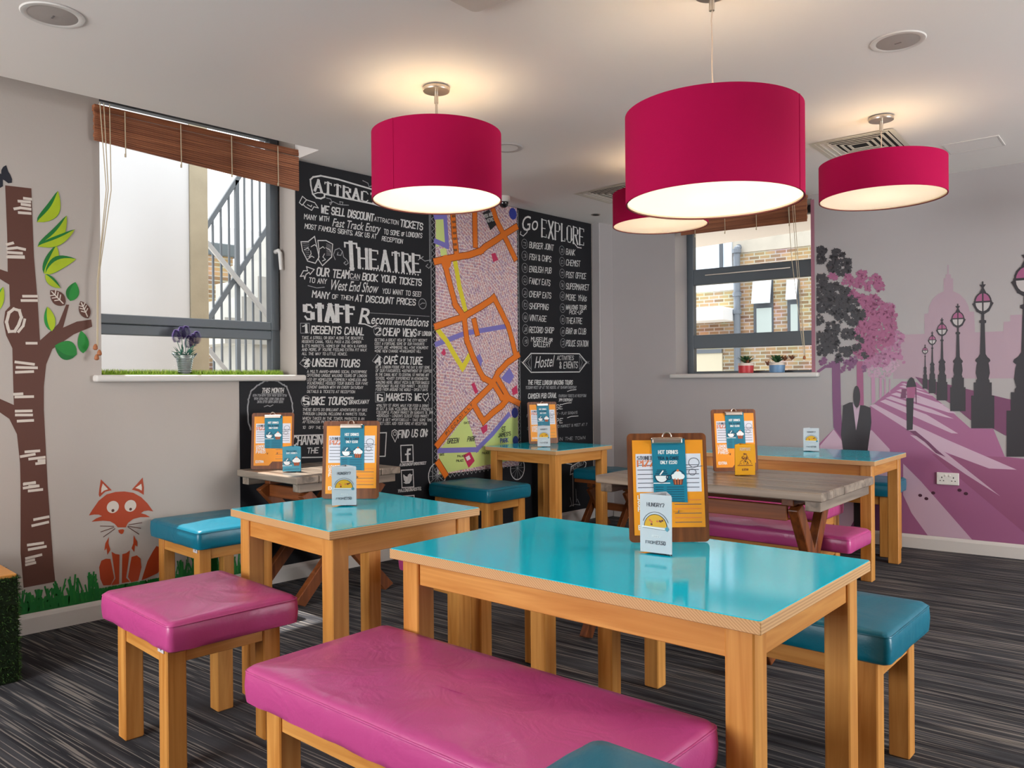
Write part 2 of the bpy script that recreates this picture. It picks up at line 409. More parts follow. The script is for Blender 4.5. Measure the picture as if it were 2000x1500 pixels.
# skirting boards
def skirting(bm, x0, x1, M=None):
    pr = [(0, 0), (.018, 0), (.018, .08), (.013, .094), (.006, .102), (0, .102)]
    a = [bm.verts.new((x0, -y, z)) for y, z in pr]; b = [bm.verts.new((x1, -y, z)) for y, z in pr]
    n = len(pr)
    for i in range(n): bm.faces.new((a[i], a[(i+1) % n], b[(i+1) % n], b[i]))
    bm.faces.new(a); bm.faces.new(b[::-1])
    if M is not None: bmesh.ops.transform(bm, matrix=M, verts=a+b)
MA_ = Matrix(((0, -1, 0, WX), (1, 0, 0, 0), (0, 0, 1, 0), (0, 0, 0, 1)))
bm = BM(); skirting(bm, YF, 5.9, MA_); struct('baseboard_left', bm, WHITE)
bm = BM(); skirting(bm, .09, 8.4, MB_); struct('baseboard_back', bm, WHITE)
# window sills
def sill(name, M, a, b):
    bm = BM(); box(bm, a, b, -.055, .26, 1.296, 1.335, .012, M, seg=3); return struct(name, bm, WHITE, 40)
sill('trim_2', MA_, W1[0]-.045, W1[1]+.045); sill('trim_3', MB_, W2[0]-.04, W2[1]+.05)

# ------------------------------------------------------------------ windows
def frame_bar(bm, x0, x1, z0, z1, y0, y1, M): box(bm, x0, x1, y0, y1, z0, z1, .004, M)
def window(name, M, op, d, bars, label):
    w = bpy.data.objects.new(name, None); C.objects.link(w); w['kind'] = 'structure'; w['label'] = label
    a, b, z0, z1 = op; z0 += .03; st = .062
    bm = BM()
    frame_bar(bm, a, a+st, z0, z1, d, d+.07, M); frame_bar(bm, b-st, b, z0, z1, d, d+.07, M)
    frame_bar(bm, a+st, b-st, z1-st, z1, d, d+.07, M); frame_bar(bm, a+st, b-st, z0, z0+.028, d, d+.07, M)
    for lo, hi in bars: frame_bar(bm, a+st, b-st, lo, hi, d, d+.07, M)
    mk('window_frame', bm, ALU, w)
    edges = [z0+.028] + [v for q in bars for v in q] + [z1-st]
    for i in range(0, len(edges), 2):
        bm = BM(); box(bm, a+st-.01, b-st+.01, d+.04, d+.044, edges[i]-.01, edges[i+1]+.01, 0, M); mk('pane', bm, GLASS, w)
    return w
w1 = window('window_1', MA_, (W1[0], W1[1], W1[2], W1[3]), .2, [(1.572, 1.632)], 'dark grey framed window with white lever handle beside the chalkboard')
# opening sash of window_1: its own frame inside the upper light
bm = BM(); a, b = W1[0]+.002, W1[1]-.014
for x0, x1, z0, z1 in ((a, a+.052, 1.634, 2.96), (b-.058, b, 1.634, 2.96), (a+.052, b-.058, 1.634, 1.688), (a+.052, b-.058, 2.9, 2.96)): box(bm, x0, x1, .186, .24, z0, z1, .004, MA_)
sash = mk('sash_frame', bm, ALU, w1)
bm = BM(); hy = W1[1]-.036
tube(bm, [MA_ @ Vector(p) for p in ((hy, .186, 2.16), (hy, .15, 2.165), (hy+.004, .138, 2.15), (hy+.006, .13, 2.035))], [.013, .013, .013, .010], 10)
lathe(bm, [(.015, 0), (.015, .008)], 16, M=MA_ @ Matrix.Translation((hy, .186, 2.16)) @ Matrix.Rotation(R(90), 4, 'X'))
mk('window_handle', bm, mat('white_handle', (226, 224, 220), rough=.25), w1, 40)
w2 = window('window_2', MB_, (W2[0], W2[1], W2[2], W2[3]), .25, [(1.567, 1.69), (2.148, 2.29)], 'dark grey three light window beside the riverside mural')
bm = BM(); box(bm, W2[0]+.18, W2[0]+.95, .24, .252, 2.225, 2.237, .002, MB_); mk('trickle_vent', bm, STEEL, w2)
# mauve return strip where the mural turns the window edge
bm = BM(); box(bm, 1.915, 1.942, -.006, .02, 1.335, 2.73, 0, MB_); struct('trim_4', bm, mat('mauve_edge', (158, 102, 118), rough=.5))

# ------------------------------------------------------------------ bamboo blinds, pulled up
BLIND = wood('bamboo_slats', (124, 70, 44), (182, 116, 78), 0, rough=.5, scale=22, stretch=.02)
CORD = mat('blind_cord', (196, 180, 152), rough=.8)
def blind(name, label, M, a, b, top, bot0, bot1, y, ncord, group):
    t = thing(name, label, 'blind', M @ Vector(((a+b)/2, y, top)), math.atan2(M[1][0], M[0][0]), group)
    w = b-a; n = 9; Hh = top-(bot0+bot1)/2
    bm = BM(); box(bm, -w/2, w/2, .0, .035, -.022, .012, .002); mk('headrail', bm, BLIND, t)
    for i in range(n):
        f0, f1 = (i+(.3 if i < 2 else .0))/n, (i+1.03)/n
        zl0, zl1 = -(top-bot0)*f0, -(top-bot0)*f1; zr0, zr1 = -(top-bot1)*f0, -(top-bot1)*f1
        bm = BM(); ns = 4
        for k in range(ns):
            q0, q1 = k/ns, (k+.86)/ns
            y0 = -.004 + .003*(k % 2)
            v = []
            for yy in (y0, y0+.012+.01*(i % 2)):
                v += [bm.verts.new(p) for p in ((-w/2, yy, zl0+(zl1-zl0)*q0), (w/2, yy, zr0+(zr1-zr0)*q0), (w/2, yy, zr0+(zr1-zr0)*q1), (-w/2, yy, zl0+(zl1-zl0)*q1))]
            for q in ((0, 3, 2, 1), (4, 5, 6, 7), (0, 1, 5, 4), (1, 2, 6, 5), (2, 3, 7, 6), (3, 0, 4, 7)): bm.faces.new([v[j] for j in q])
        mk('slat', bm, BLIND, t)
    for i in range(ncord):
        x = -w/2 + w*(i+.5)/ncord
        bm = BM(); tube(bm, [(x, -.012, .0), (x, -.013, -Hh*.5), (x+.002, -.012, -Hh-.012)], .0028, 6)
        tube(bm, [(x, -.012, -Hh-.012), (x, -.012, -Hh-.03)], .005, 6); mk('ladder_cord', bm, CORD, t)
    return t
bl = blind('bamboo_blind', 'brown bamboo blind gathered up over the window beside the chalkboard', MA_, 1.545, 2.79, 2.79, 2.605, 2.535, -.045, 4, 'bamboo window blinds')
bm = BM()
for dx in (0, .02, .05):
    tube(bm, [(-.60+dx, -.02, .02), (-.575+dx*.5, -.03, -.45), (-.625+dx*.1, -.03, -.95), (-.63+dx*.1, -.03, -1.30)], .0025, 6)
mk('pull_cord', bm, CORD, bl)
for dx, dz in ((-.008, 0), (.012, -.03), (-.002, -.055)):
    bm = BM(); lathe(bm, [(.004, 0), (.011, -.012), (.013, -.026), (.006, -.032)], 10, c=(-.63+dx, -.03, -1.29+dz)); mk('cord_toggle', bm, mat('toggle_wood', (168, 104, 66), rough=.5), bl, 40)
bl2 = blind('bamboo_blind', 'brown bamboo blind gathered up over the window beside the mural', MB_, .80, 1.893, 2.77, 2.566, 2.556, -.035, 4, 'bamboo window blinds')
bm = BM()
for dx in (0, .035, .05): tube(bm, [(.40+dx, -.02, .0), (.43+dx, -.025, -.5), (.50+dx*.4, -.025, -1.1), (.525+dx*.2, -.03, -1.30)], .0025, 6)
mk('pull_cord', bm, CORD, bl2)
bm = BM(); lathe(bm, [(.004, 0), (.011, -.012), (.013, -.026), (.006, -.032)], 10, c=(.528, -.03, -1.30)); mk('cord_toggle', bm, mat('toggle_wood', (168, 104, 66)), bl2, 40)

# ------------------------------------------------------------------ outside the windows
RENDER_ = mat('white_render', (212, 213, 214), rough=.85, var=.03, vscale=.8)
CONC = mat('pale_concrete', (170, 160, 138), rough=.9, var=.08, vscale=5, bump=.1)
def brick(name, c1, c2, mortar, scale=1.0):
    m, t, b = base(name); L = t.links
    tc = t.nodes.new('ShaderNodeTexCoord'); mp = t.nodes.new('ShaderNodeMapping'); mp.inputs['Rotation'].default_value = (R(90), 0, 0)
    L.new(tc.outputs['Object'], mp.inputs['Vector'])
    br = t.nodes.new('ShaderNodeTexBrick'); br.inputs['Scale'].default_value = scale
    br.inputs['Brick Width'].default_value = .16; br.inputs['Row Height'].default_value = .055; br.inputs['Mortar Size'].default_value = .008
    br.inputs['Color1'].default_value = lin(c1); br.inputs['Color2'].default_value = lin(c2); br.inputs['Mortar'].default_value = lin(mortar)
    L.new(mp.outputs['Vector'], br.inputs['Vector'])
    n = t.nodes.new('ShaderNodeTexNoise'); n.inputs['Scale'].default_value = 3; n.inputs['Detail'].default_value = 6; L.new(tc.outputs['Object'], n.inputs['Vector'])
    mx = t.nodes.new('ShaderNodeMix'); mx.data_type = 'RGBA'; mx.blend_type = 'OVERLAY'; mx.inputs['Factor'].default_value = .4
    L.new(br.outputs['Color'], mx.inputs['A']); L.new(n.outputs['Color'], mx.inputs['B']); L.new(mx.outputs['Result'], b.inputs['Base Color'])
    b.inputs['Roughness'].default_value = .9
    return m
YB = brick('yellow_stock_brick', (178, 150, 112), (128, 102, 80), (178, 172, 162))
bm = BM(); box(bm, -.2, 0, -4, 2.759, -4, 4.4)
o = mk('rendered_gable', bm, RENDER_); o.location = (-6.2, 0, 0); tag(o, 'plain white rendered building side close outside the chalkboard window', 'building', kind='thing')
bm = BM(); box(bm, -.3, .02, 2.762, 2.905, -4, 4.4, .004)
o = mk('concrete_pier', bm, CONC); o.location = (-6.2, 0, 0); tag(o, 'narrow beige concrete pier at the end of the white rendered building', 'pier', kind='thing')
# steel staircase guard, in the plane x = -7.5
RAIL = mat('dark_railing', (84, 90, 96), rough=.5)
st = thing('stair_railing', 'dark metal stair railing with upright bars seen through the chalkboard window', 'railing', (-7.5, 3.5, 0))
bm = BM(); beam(bm, (0, -.02, 2.76), (0, 1.1, 4.55), .04, .045); mk('handrail', bm, RAIL, st)
bm = BM(); beam(bm, (.0, .0, 1.88), (0, 1.1, 3.55), .03, .05); mk('stringer', bm, RAIL, st)
bm = BM(); beam(bm, (.06, -.02, 2.64), (.06, .85, 1.72), .03, .045); beam(bm, (.06, -.02, 1.62), (.06, .6, .9), .03, .045); mk('lower_handrail', bm, mat('pale_railing', (150, 150, 150), rough=.5), st)
for i in range(9):
    y = .07+i*.083; bm = BM(); box(bm, -.009, .009, y-.009, y+.009, .6, 2.76+1.6*y+.02); mk('baluster', bm, RAIL, st)
bm = BM(); box(bm, -.02, .02, .30, .34, -4, 3.3); mk('newel_post', bm, RAIL, st)
sb_ = BM()
for i in range(7): box(sb_, -.5+.004*i, .5-.004*i, .16+i*.19, .36+i*.19+.9, 1.35+i*.23, 1.62+i*.23)
box(sb_, -.45, .45, .5, 1.4, -4.35, 1.5)
o = mk('concrete_stair', sb_, mat('grey_concrete', (168, 168, 164), rough=.9, var=.08, vscale=4)); o.location = (-8.4, 3.72, .35); tag(o, 'grey concrete flight of steps behind the metal stair railing', 'stairs', kind='thing')
bm = BM(); box(bm, -.3, .3, -.5, .26, -3, 2.95); box(bm, -.36, .36, -.56, .32, 2.83, 2.98, .01, mi=1)
o = mk('brick_chimney', bm, [YB, mat('slate_cap', (96, 104, 108), rough=.8)]); o.location = (-9.6, 4.42, 0); tag(o, 'brick stack with grey capping behind the metal stair railing', 'chimney', kind='thing')
bm = BM(); box(bm, -.3, .3, 0, 3.6, -3, 2.75, mi=0)
o = mk('slated_outbuilding', bm, [mat('grey_slates', (150, 152, 158), rough=.8, var=.15, vscale=14)]); o.location = (-11.2, 5.1, 0); tag(o, 'low grey slated outbuilding far behind the stair railing', 'building', kind='thing')
bm = BM(); box(bm, -.3, .3, 0, 9, -3, 4.2)
o = mk('white_terrace', bm, RENDER_); o.location = (-14.5, 5.9, 0); tag(o, 'pale building in the distance behind the stair railing', 'building', kind='thing')

# the brick building across the yard, seen through window_2
BP = Plane(wb(0, -5.2), UB, NB, 0)
MBB = Matrix.Translation(BP.O) @ MB_.to_3x3().to_4x4()
bb = thing('brick_building', 'yellow brick building with drainpipe across the yard behind the mural window', 'building', BP.O, math.atan2(UB.y, UB.x))
q = BP.uv
def rect_px(x0, y0, x1, y1): (a, t_), (b, s_) = q(x0, y0), q(x1, y1); return a, b, s_, t_
bm = BM(); box(bm, -1.5, 12, 0, .4, -4, 4.6); mk('brick_wall', bm, YB, bb)
u0, u1, v0, v1 = rect_px(1424, 452, 1620, 482)
bm = BM(); box(bm, u0, 12, -.02, .1, v1-.35, v1, .005); mk('stone_band', bm, mat('grey_stone_band', (186, 180, 168), rough=.9, var=.1, vscale=3), bb)
pip = mat('grey_downpipe', (110, 118, 128), rough=.5)
u0, u1, v0, v1 = rect_px(1437, 480, 1451, 660)
bm = BM(); tube(bm, [((u0+u1)/2, .02, v1-.02), ((u0+u1)/2, -.08, v1-.06), ((u0+u1)/2, -.1, v1-.2), ((u0+u1)/2, -.1, -2)], (u1-u0)/2, 12)
for y in (492, 576, 610):
    v = q(1444, y)[1]; tube(bm, [((u0+u1)/2, -.1, v-.03), ((u0+u1)/2, -.1, v+.03)], (u1-u0)/2*1.3, 12)
mk('drainpipe', bm, pip, bb)
WF = mat('white_sash', (232, 234, 236), rough=.5); PALE = mat('pale_glazing', (206, 218, 230), rough=.1, spec=.6); DKP = mat('dark_reveal', (86, 92, 100), rough=.6)
def far_window(x0, y0, x1, y1, tilt=0, mid=None):
    u0, u1, v0, v1 = rect_px(x0, y0, x1, y1)
    bm = BM(); box(bm, u0, u1, -.015, .05, v0, v1); f = mk('window_reveal', bm, DKP, bb)
    vm = q(x0, mid)[1] if mid else v0
    Mt = Matrix.Translation((0, -.02, v1)) @ Matrix.Rotation(R(-tilt), 4, 'X') @ Matrix.Translation((0, 0, -v1))
    bm = BM(); box(bm, u0+.01, u1-.01, -.05, -.02, vm+.01, v1-.01, 0, Mt); mk('tilted_sash', bm, PALE, f)
    if mid:
        bm = BM(); box(bm, u0+.05, u1-.02, -.03, -.015, v0+.02, vm-.04); mk('lower_pane', bm, mat('green_glazing', (176, 190, 188), rough=.15, spec=.6), f)
far_window(1472, 550, 1511, 652, 12, 598); far_window(1538, 548, 1562, 652, 12, 590)
u0, u1, v0, v1 = rect_px(1350, 440, 1412, 530)
bm = BM(); box(bm, u0-1.2, u1-.03, -.05, 0, v0-.05, v1+1.5); box(bm, u1-.03, u1+.02, -.07, 0, v0-.05, v1+1.5, mi=1); box(bm, u1+.02, u1+.16, -.045, 0, v0-.05, v1+1.5); mk('glazed_bay', bm, [PALE, DKP], bb)
u0, u1, v0, v1 = rect_px(1362, 608, 1438, 628)
bm = BM(); box(bm, u0-.4, u1, -.55, 0, v0, v1, .01); mk('parapet_capping', bm, WF, bb)
u0, u1, v0, v1 = rect_px(1362, 556, 1436, 566); bm = BM(); box(bm, u0-.4, u1, -.06, 0, v0, v1); mk('string_course', bm, WF, bb)
u0, u1, v0, v1 = rect_px(1360, 686, 1412, 740); bm = BM(); box(bm, u0-.1, u1, -.03, .02, v0-.3, v1, 0); box(bm, u0-.1, u1, -.05, .0, v1-.04, v1+.02, 0, mi=1); mk('ground_window', bm, [mat('cream_blind', (214, 208, 186), rough=.5), pip], bb)
bm = BM(); box(bm, -30, 30, -30, 30, -4.2, -4); o = mk('yard', bm, mat('yard_paving', (190, 186, 178), rough=.9)); o.location = (-6, 12, 0); tag(o, 'paved yard between the buildings', kind='structure')

# ================================================================== furniture
def cushion(w, d, h, seed=0, dome=.012):
    rnd = random.Random(seed); bm = BM()
    outl = []
    base_ = rrect(w, d, .022, 4)
    for i, p in enumerate(base_):
        nx = base_[(i+1) % len(base_)]
        L = math.hypot(nx[0]-p[0], nx[1]-p[1]); k = max(1, int(L/.05))
        for j in range(k): outl.append((p[0]+(nx[0]-p[0])*j/k, p[1]+(nx[1]-p[1])*j/k))
    ph = [rnd.uniform(0, 6) for _ in range(6)]
    def wr(x, y): return .0016*sin(22*x+9*y+ph[0]) + .0014*sin(17*y-13*x+ph[1]) + .001*sin(41*x+ph[2])*sin(37*y+ph[3])
    prof = [(.012, 0), (.002, .006), (0, .02), (-.002, h*.5), (0, h-.02), (.004, h-.008), (.014, h)]
    rings = []
    for ins, z in prof:
        rings.append([bm.verts.new((x*(w-2*ins)/w, y*(d-2*ins)/d, z + (wr(x*2, y*2)*.8 if 0 < z < h else 0))) for x, y in outl])
    for s in (.9, .8, .68, .55, .4, .25, .12):
        rings.append([bm.verts.new((x*s*(w-.028)/w, y*s*(d-.028)/d, h+dome*(1-s*s)+wr(x*s, y*s)*1.4)) for x, y in outl])
    n = len(outl)
    for A, B in zip(rings[:-1], rings[1:]):
        for k in range(n): bm.faces.new((A[k], A[(k+1) % n], B[(k+1) % n], B[k]))
    bm.faces.new(rings[0][::-1]); bm.faces.new(rings[-1])
    pb = BM(); tube(pb, [(x*(w-.004)/w, y*(d-.004)/d, h-.013) for x, y in outl], .0032, 6, closed=True)
    return bm, pb
TAGM = mat('care_label', (205, 200, 205), rough=.6); INK = mat('black_ink', (30, 30, 34), rough=.7)
def stool(name, label, cat, w, d, h, m, loc, rz, seed, inset=(.03, .03), leg=.066, ch=.1, labeltag=False, group=None, woods=BEECH):
    t = thing(name, label, cat, (loc[0], loc[1], 0), rz, group)
    bm, pb = cushion(w, d, ch, seed); c = mk('seat_cushion', bm, m, t, 50); c.location = (0, 0, h-ch)
    mk('piping', pb, m, c, 60)
    ix, iy = w/2-inset[0], d/2-inset[1]
    for sx in (-1, 1):
        for sy in (-1, 1):
            bm = BM(); x0, x1 = sorted((sx*ix, sx*(ix-leg))); y0, y1 = sorted((sy*iy, sy*(iy-leg)))
            box(bm, x0, x1, y0, y1, 0, h-ch, .004); mk('leg', bm, woods[2], t)
    rz0, rz1 = h-ch-.062, h-ch
    for sy in (-1, 1):
        bm = BM(); y = sy*(iy-.018); box(bm, -ix+leg, ix-leg, y-.012, y+.012, rz0, rz1, .002); mk('seat_rail', bm, woods[0], t)
    for sx in (-1, 1):
        bm = BM(); x = sx*(ix-.018); box(bm, x-.012, x+.012, -iy+leg, iy-leg, rz0, rz1, .002); mk('seat_rail', bm, woods[1], t)
    if labeltag:
        bm = BM(); box(bm, ix-leg+.004, ix-leg+.05, -iy-.004, -iy-.001, h-ch-.024, h-ch+.002); box(bm, ix-leg+.028, ix-leg+.034, -iy-.005, -iy-.001, h-ch-.016, h-ch-.008, mi=1)
        tag(mk('care_label', bm, [TAGM, INK], t), 'small white care label')
    return t
def plywood():
    m, t, b = base('plywood_edge'); L = t.links
    tc = t.nodes.new('ShaderNodeTexCoord'); mp = t.nodes.new('ShaderNodeMapping'); mp.inputs['Rotation'].default_value = (0, R(52), 0)
    L.new(tc.outputs['Object'], mp.inputs['Vector'])
    wv = t.nodes.new('ShaderNodeTexWave'); wv.inputs['Scale'].default_value = 52; wv.inputs['Distortion'].default_value = .6; wv.inputs['Detail'].default_value = 1
    L.new(mp.outputs['Vector'], wv.inputs['Vector'])
    cr = t.nodes.new('ShaderNodeValToRGB'); cr.color_ramp.elements[0].color = lin((186, 138, 88)); cr.color_ramp.elements[1].color = lin((212, 168, 116))
    L.new(wv.outputs['Color'], cr.inputs['Fac']); L.new(cr.outputs['Color'], b.inputs['Base Color']); b.inputs['Roughness'].default_value = .5
    return m
PLY = plywood()
def table(name, label, w, d, h, loc, rz, group=None):
    t = thing(name, label, 'table', (loc[0], loc[1], 0), rz, group)
    bm = BM(); box(bm, -w/2, w/2, -d/2, d/2, h-.032, h-.002, .002); top = mk('tabletop', bm, PLY, t)
    bm = BM(); prism(bm, rrect(w-.004, d-.004, .006, 2), h-.002, h); tag(mk('laminate_surface', bm, CYAN, top), 'glossy turquoise laminate')
    leg, ix, iy = .07, w/2-.028, d/2-.028
    for sx in (-1, 1):
        for sy in (-1, 1):
            bm = BM(); x0, x1 = sorted((sx*ix, sx*(ix-leg))); y0, y1 = sorted((sy*iy, sy*(iy-leg)))
            box(bm, x0, x1, y0, y1, 0, h-.032, .004); mk('leg', bm, BEECH[2], t)
    z0, z1 = h-.032-.075, h-.032
    for sy in (-1, 1):
        bm = BM(); y = sy*(iy-.02); box(bm, -ix+leg, ix-leg, y-.012, y+.012, z0, z1, .002); mk('apron', bm, BEECH[0], t)
    for sx in (-1, 1):
        bm = BM(); x = sx*(ix-.02); box(bm, x-.012, x+.012, -iy+leg, iy-leg, z0, z1, .002); mk('apron', bm, BEECH[1], t)
    return t
TG = 'turquoise topped tables'
table('cafe_table', 'long turquoise topped beech table nearest, with the largest clipboard on it', 1.203, .747, .765, (-1.432, 1.926), R(3.4), TG)
table('cafe_table', 'square turquoise topped table beside the fox mural, clipboard and white card on it', .747, .711, .765, (-2.76, 1.909), R(-.8), TG)
table('cafe_table', 'small square turquoise topped table in the corner against the street map', .745, .69, .765, (-4.255, 4.80), R(.5), TG)
table('cafe_table', 'turquoise topped table by the riverside mural, behind the weathered plank table', 1.2, .744, .765, (-2.478, 5.47), R(4.3), TG)
# seats
SG, BG = 'padded beech stools', 'padded beech benches'
stool('padded_stool', 'magenta padded beech stool standing alone in front of the fox mural', 'stool', .598, .471, .52, MAGENTA, (-2.85, 1.29), R(.1), 1, (.085, .03), labeltag=True, group=SG)
stool('padded_bench', 'magenta padded beech bench along the near side of the long turquoise table', 'bench', 1.145, .5, .52, MAGENTA, (-1.47, 1.318), R(3.3), 2, (.05, .04), group=BG)
stool('padded_bench', 'teal padded beech bench on the far side of the long turquoise table', 'bench', 1.12, .464, .52, TEAL, (-1.423, 2.677), R(3.1), 3, (.045, .03), group=BG)
stool('padded_stool', 'teal padded stool below the chalkboard window, against the fox mural wall', 'stool', .607, .48, .52, TEAL, (-4.335, 2.06), R(.5), 4, (.05, .03), labeltag=True, group=SG)
stool('padded_stool', 'teal padded stool below the street map beside the corner table', 'stool', .636, .459, .525, TEAL, (-4.335, 4.11), R(1.5), 5, (.04, .03), group=SG)
stool('padded_stool', 'teal padded stool against the mural wall, nearest the double socket', 'stool', .58, .46, .535, TEAL, (-2.33, 6.13), R(6.5), 6, (.03, .03), group=SG)
stool('padded_stool', 'magenta padded stool tucked behind the square table, mostly hidden', 'stool', .56, .46, .51, MAGENTA, (-2.69, 2.515), R(0), 7, (.03, .03), group=SG)
stool('padded_bench', 'magenta padded bench along the wall-side of the weathered plank table', 'bench', 1.13, .35, .462, MAGENTA, (-2.19, 4.29), R(3), 8, (.16, .03), ch=.085, group=BG)
stool('padded_bench', 'magenta padded bench at the turquoise table by the mural', 'bench', 1.13, .42, .49, MAGENTA, (-2.64, 5.02), R(4.5), 9, (.03, .03), ch=.09, group=BG)
stool('tall_stool', 'teal padded high stool, only a cushion corner showing at the bottom edge', 'stool', .50, .46, .712, TEAL, (-.545, .80), R(3), 10, (.035, .035), group='padded beech stools')

# weathered plank tables on crossed legs
def xtrestle(t, x, y0, y1, top, spread, th=.055, wdt=.085, W_=RAWWOOD):
    yc = (y0+y1)/2 + (spread[2] if len(spread) > 2 else 0)
    for s, dx in ((1, -.028), (-1, .028)):
        bm = BM(); beam(bm, (x+dx, yc-s*spread[1], 0), (x+dx, yc+s*spread[0], top), th*.9, wdt, (0, 1, 0), .004)
        for v in bm.verts:
            v.co.z = min(max(v.co.z, 0), top)
        mk('leg', bm, W_[2], t)
    bm = BM(); box(bm, x-.03, x+.03, y0+.08, y1-.08, top-.005, top+.045, .004); mk('batten', bm, W_[1], t)
def plank_table(name, label, w, d, h, loc, rz, legs, spread, group):
    t = thing(name, label, 'table', (loc[0], loc[1], 0), rz, group)
    n = 5; pw_ = d/n
    bm = BM()
    for i in range(n): box(bm, -w/2-.002*(i % 2), w/2+.002*((i+1) % 2), -d/2+i*pw_+.0015, -d/2+(i+1)*pw_-.0015, h-.042, h, .005)
    mk('plank_top', bm, GREYWOOD[0], t)
    for sx in (-1, 1):
        bm = BM(); x = sx*(w/2-.05); box(bm, x-.035, x+.035, -d/2+.03, d/2-.03, h-.09, h-.042, .003); mk('end_batten', bm, GREYWOOD[1], t)
    for x in legs: xtrestle(t, x, -d/2+.05, d/2-.05, h-.087, spread)
    bm = BM(); beam(bm, (legs[0]+.03, 0, h*.42), (legs[1]-.03, 0, h*.42), .04, .075); mk('stretcher', bm, RAWWOOD[0], t)
    for sy in (-1, 1):
        bm = BM(); y = sy*(d/2-.13); box(bm, legs[0], legs[1], y-.014, y+.014, h-.16, h-.087, .003); mk('side_rail', bm, RAWWOOD[0], t)
    return t
plank_table('plank_table', 'weathered grey plank table on crossed dark legs in the middle, yellow card on it', 1.207, .79, .77, (-2.126, 3.86), R(4.3), (-.42, .40), (.29, .15, .05), 'weathered plank tables')
plank_table('plank_table', 'weathered grey plank table against the chalkboard, blue card on it', .66, .745, .755, (-4.305, 2.72), R(1.5), (-.2, .25), (.29, .30), 'weathered plank tables')
def xbench(label, w, d, h, loc, rz, cush):
    t = thing('cross_leg_bench', label, 'bench', (loc[0], loc[1], 0), rz, 'cross legged benches')
    ch = .085 if cush else 0
    if cush:
        bm, pb = cushion(w, d, ch, 21); c = mk('seat_cushion', bm, cush, t, 50); c.location = (0, 0, h-ch); mk('piping', pb, cush, c, 60)
    bm = BM()
    for i in range(3): box(bm, -w/2+.01, w/2-.01, -d/2+.01+i*(d-.02)/3+.001, -d/2+.01+(i+1)*(d-.02)/3-.001, h-ch-.03, h-ch, .003)
    mk('seat_board', bm, RAWWOOD[0], t)
    for x in (-w/2+.1, w/2-.1): xtrestle(t, x, -d/2+.03, d/2-.03, h-ch-.075, (d/2-.08, d/2-.04), .045, .07)
    bm = BM(); beam(bm, (-w/2+.1, 0, .2), (w/2-.1, 0, .2), .035, .06); mk('stretcher', bm, RAWWOOD[0], t)
    return t
xbench('dark crossed-leg bench with teal cushion in the corner under the chalkboard list', .58, .36, .52, (-4.17, 5.52), R(0), TEAL)
xbench('dark crossed-leg bench hidden behind the long turquoise table, one foot showing', .98, .34, .45, (-2.10, 3.25), R(3), None)

# ------------------------------------------------------------------ pendant lamps
SHADE = mat('crimson_fabric', (178, 8, 72), rough=.85, spec=.15, bump=.25, bscale=900)
SHADE_IN = mat('shade_lining', (238, 226, 204), rough=.8)
def diffuser_mat():
    m = bpy.data.materials.new('opal_diffuser'); m.use_nodes = True; t = m.node_tree; t.nodes.clear()
    o = t.nodes.new('ShaderNodeOutputMaterial'); tr = t.nodes.new('ShaderNodeBsdfTranslucent'); df = t.nodes.new('ShaderNodeBsdfDiffuse')
    mx = t.nodes.new('ShaderNodeMixShader'); mx.inputs['Fac'].default_value = .3
    tr.inputs['Color'].default_value = (.95, .93, .89, 1); df.inputs['Color'].default_value = (.9, .88, .84, 1)
    t.links.new(tr.outputs[0], mx.inputs[1]); t.links.new(df.outputs[0], mx.inputs[2]); t.links.new(mx.outputs[0], o.inputs[0])
    return m
OPAL = diffuser_mat()
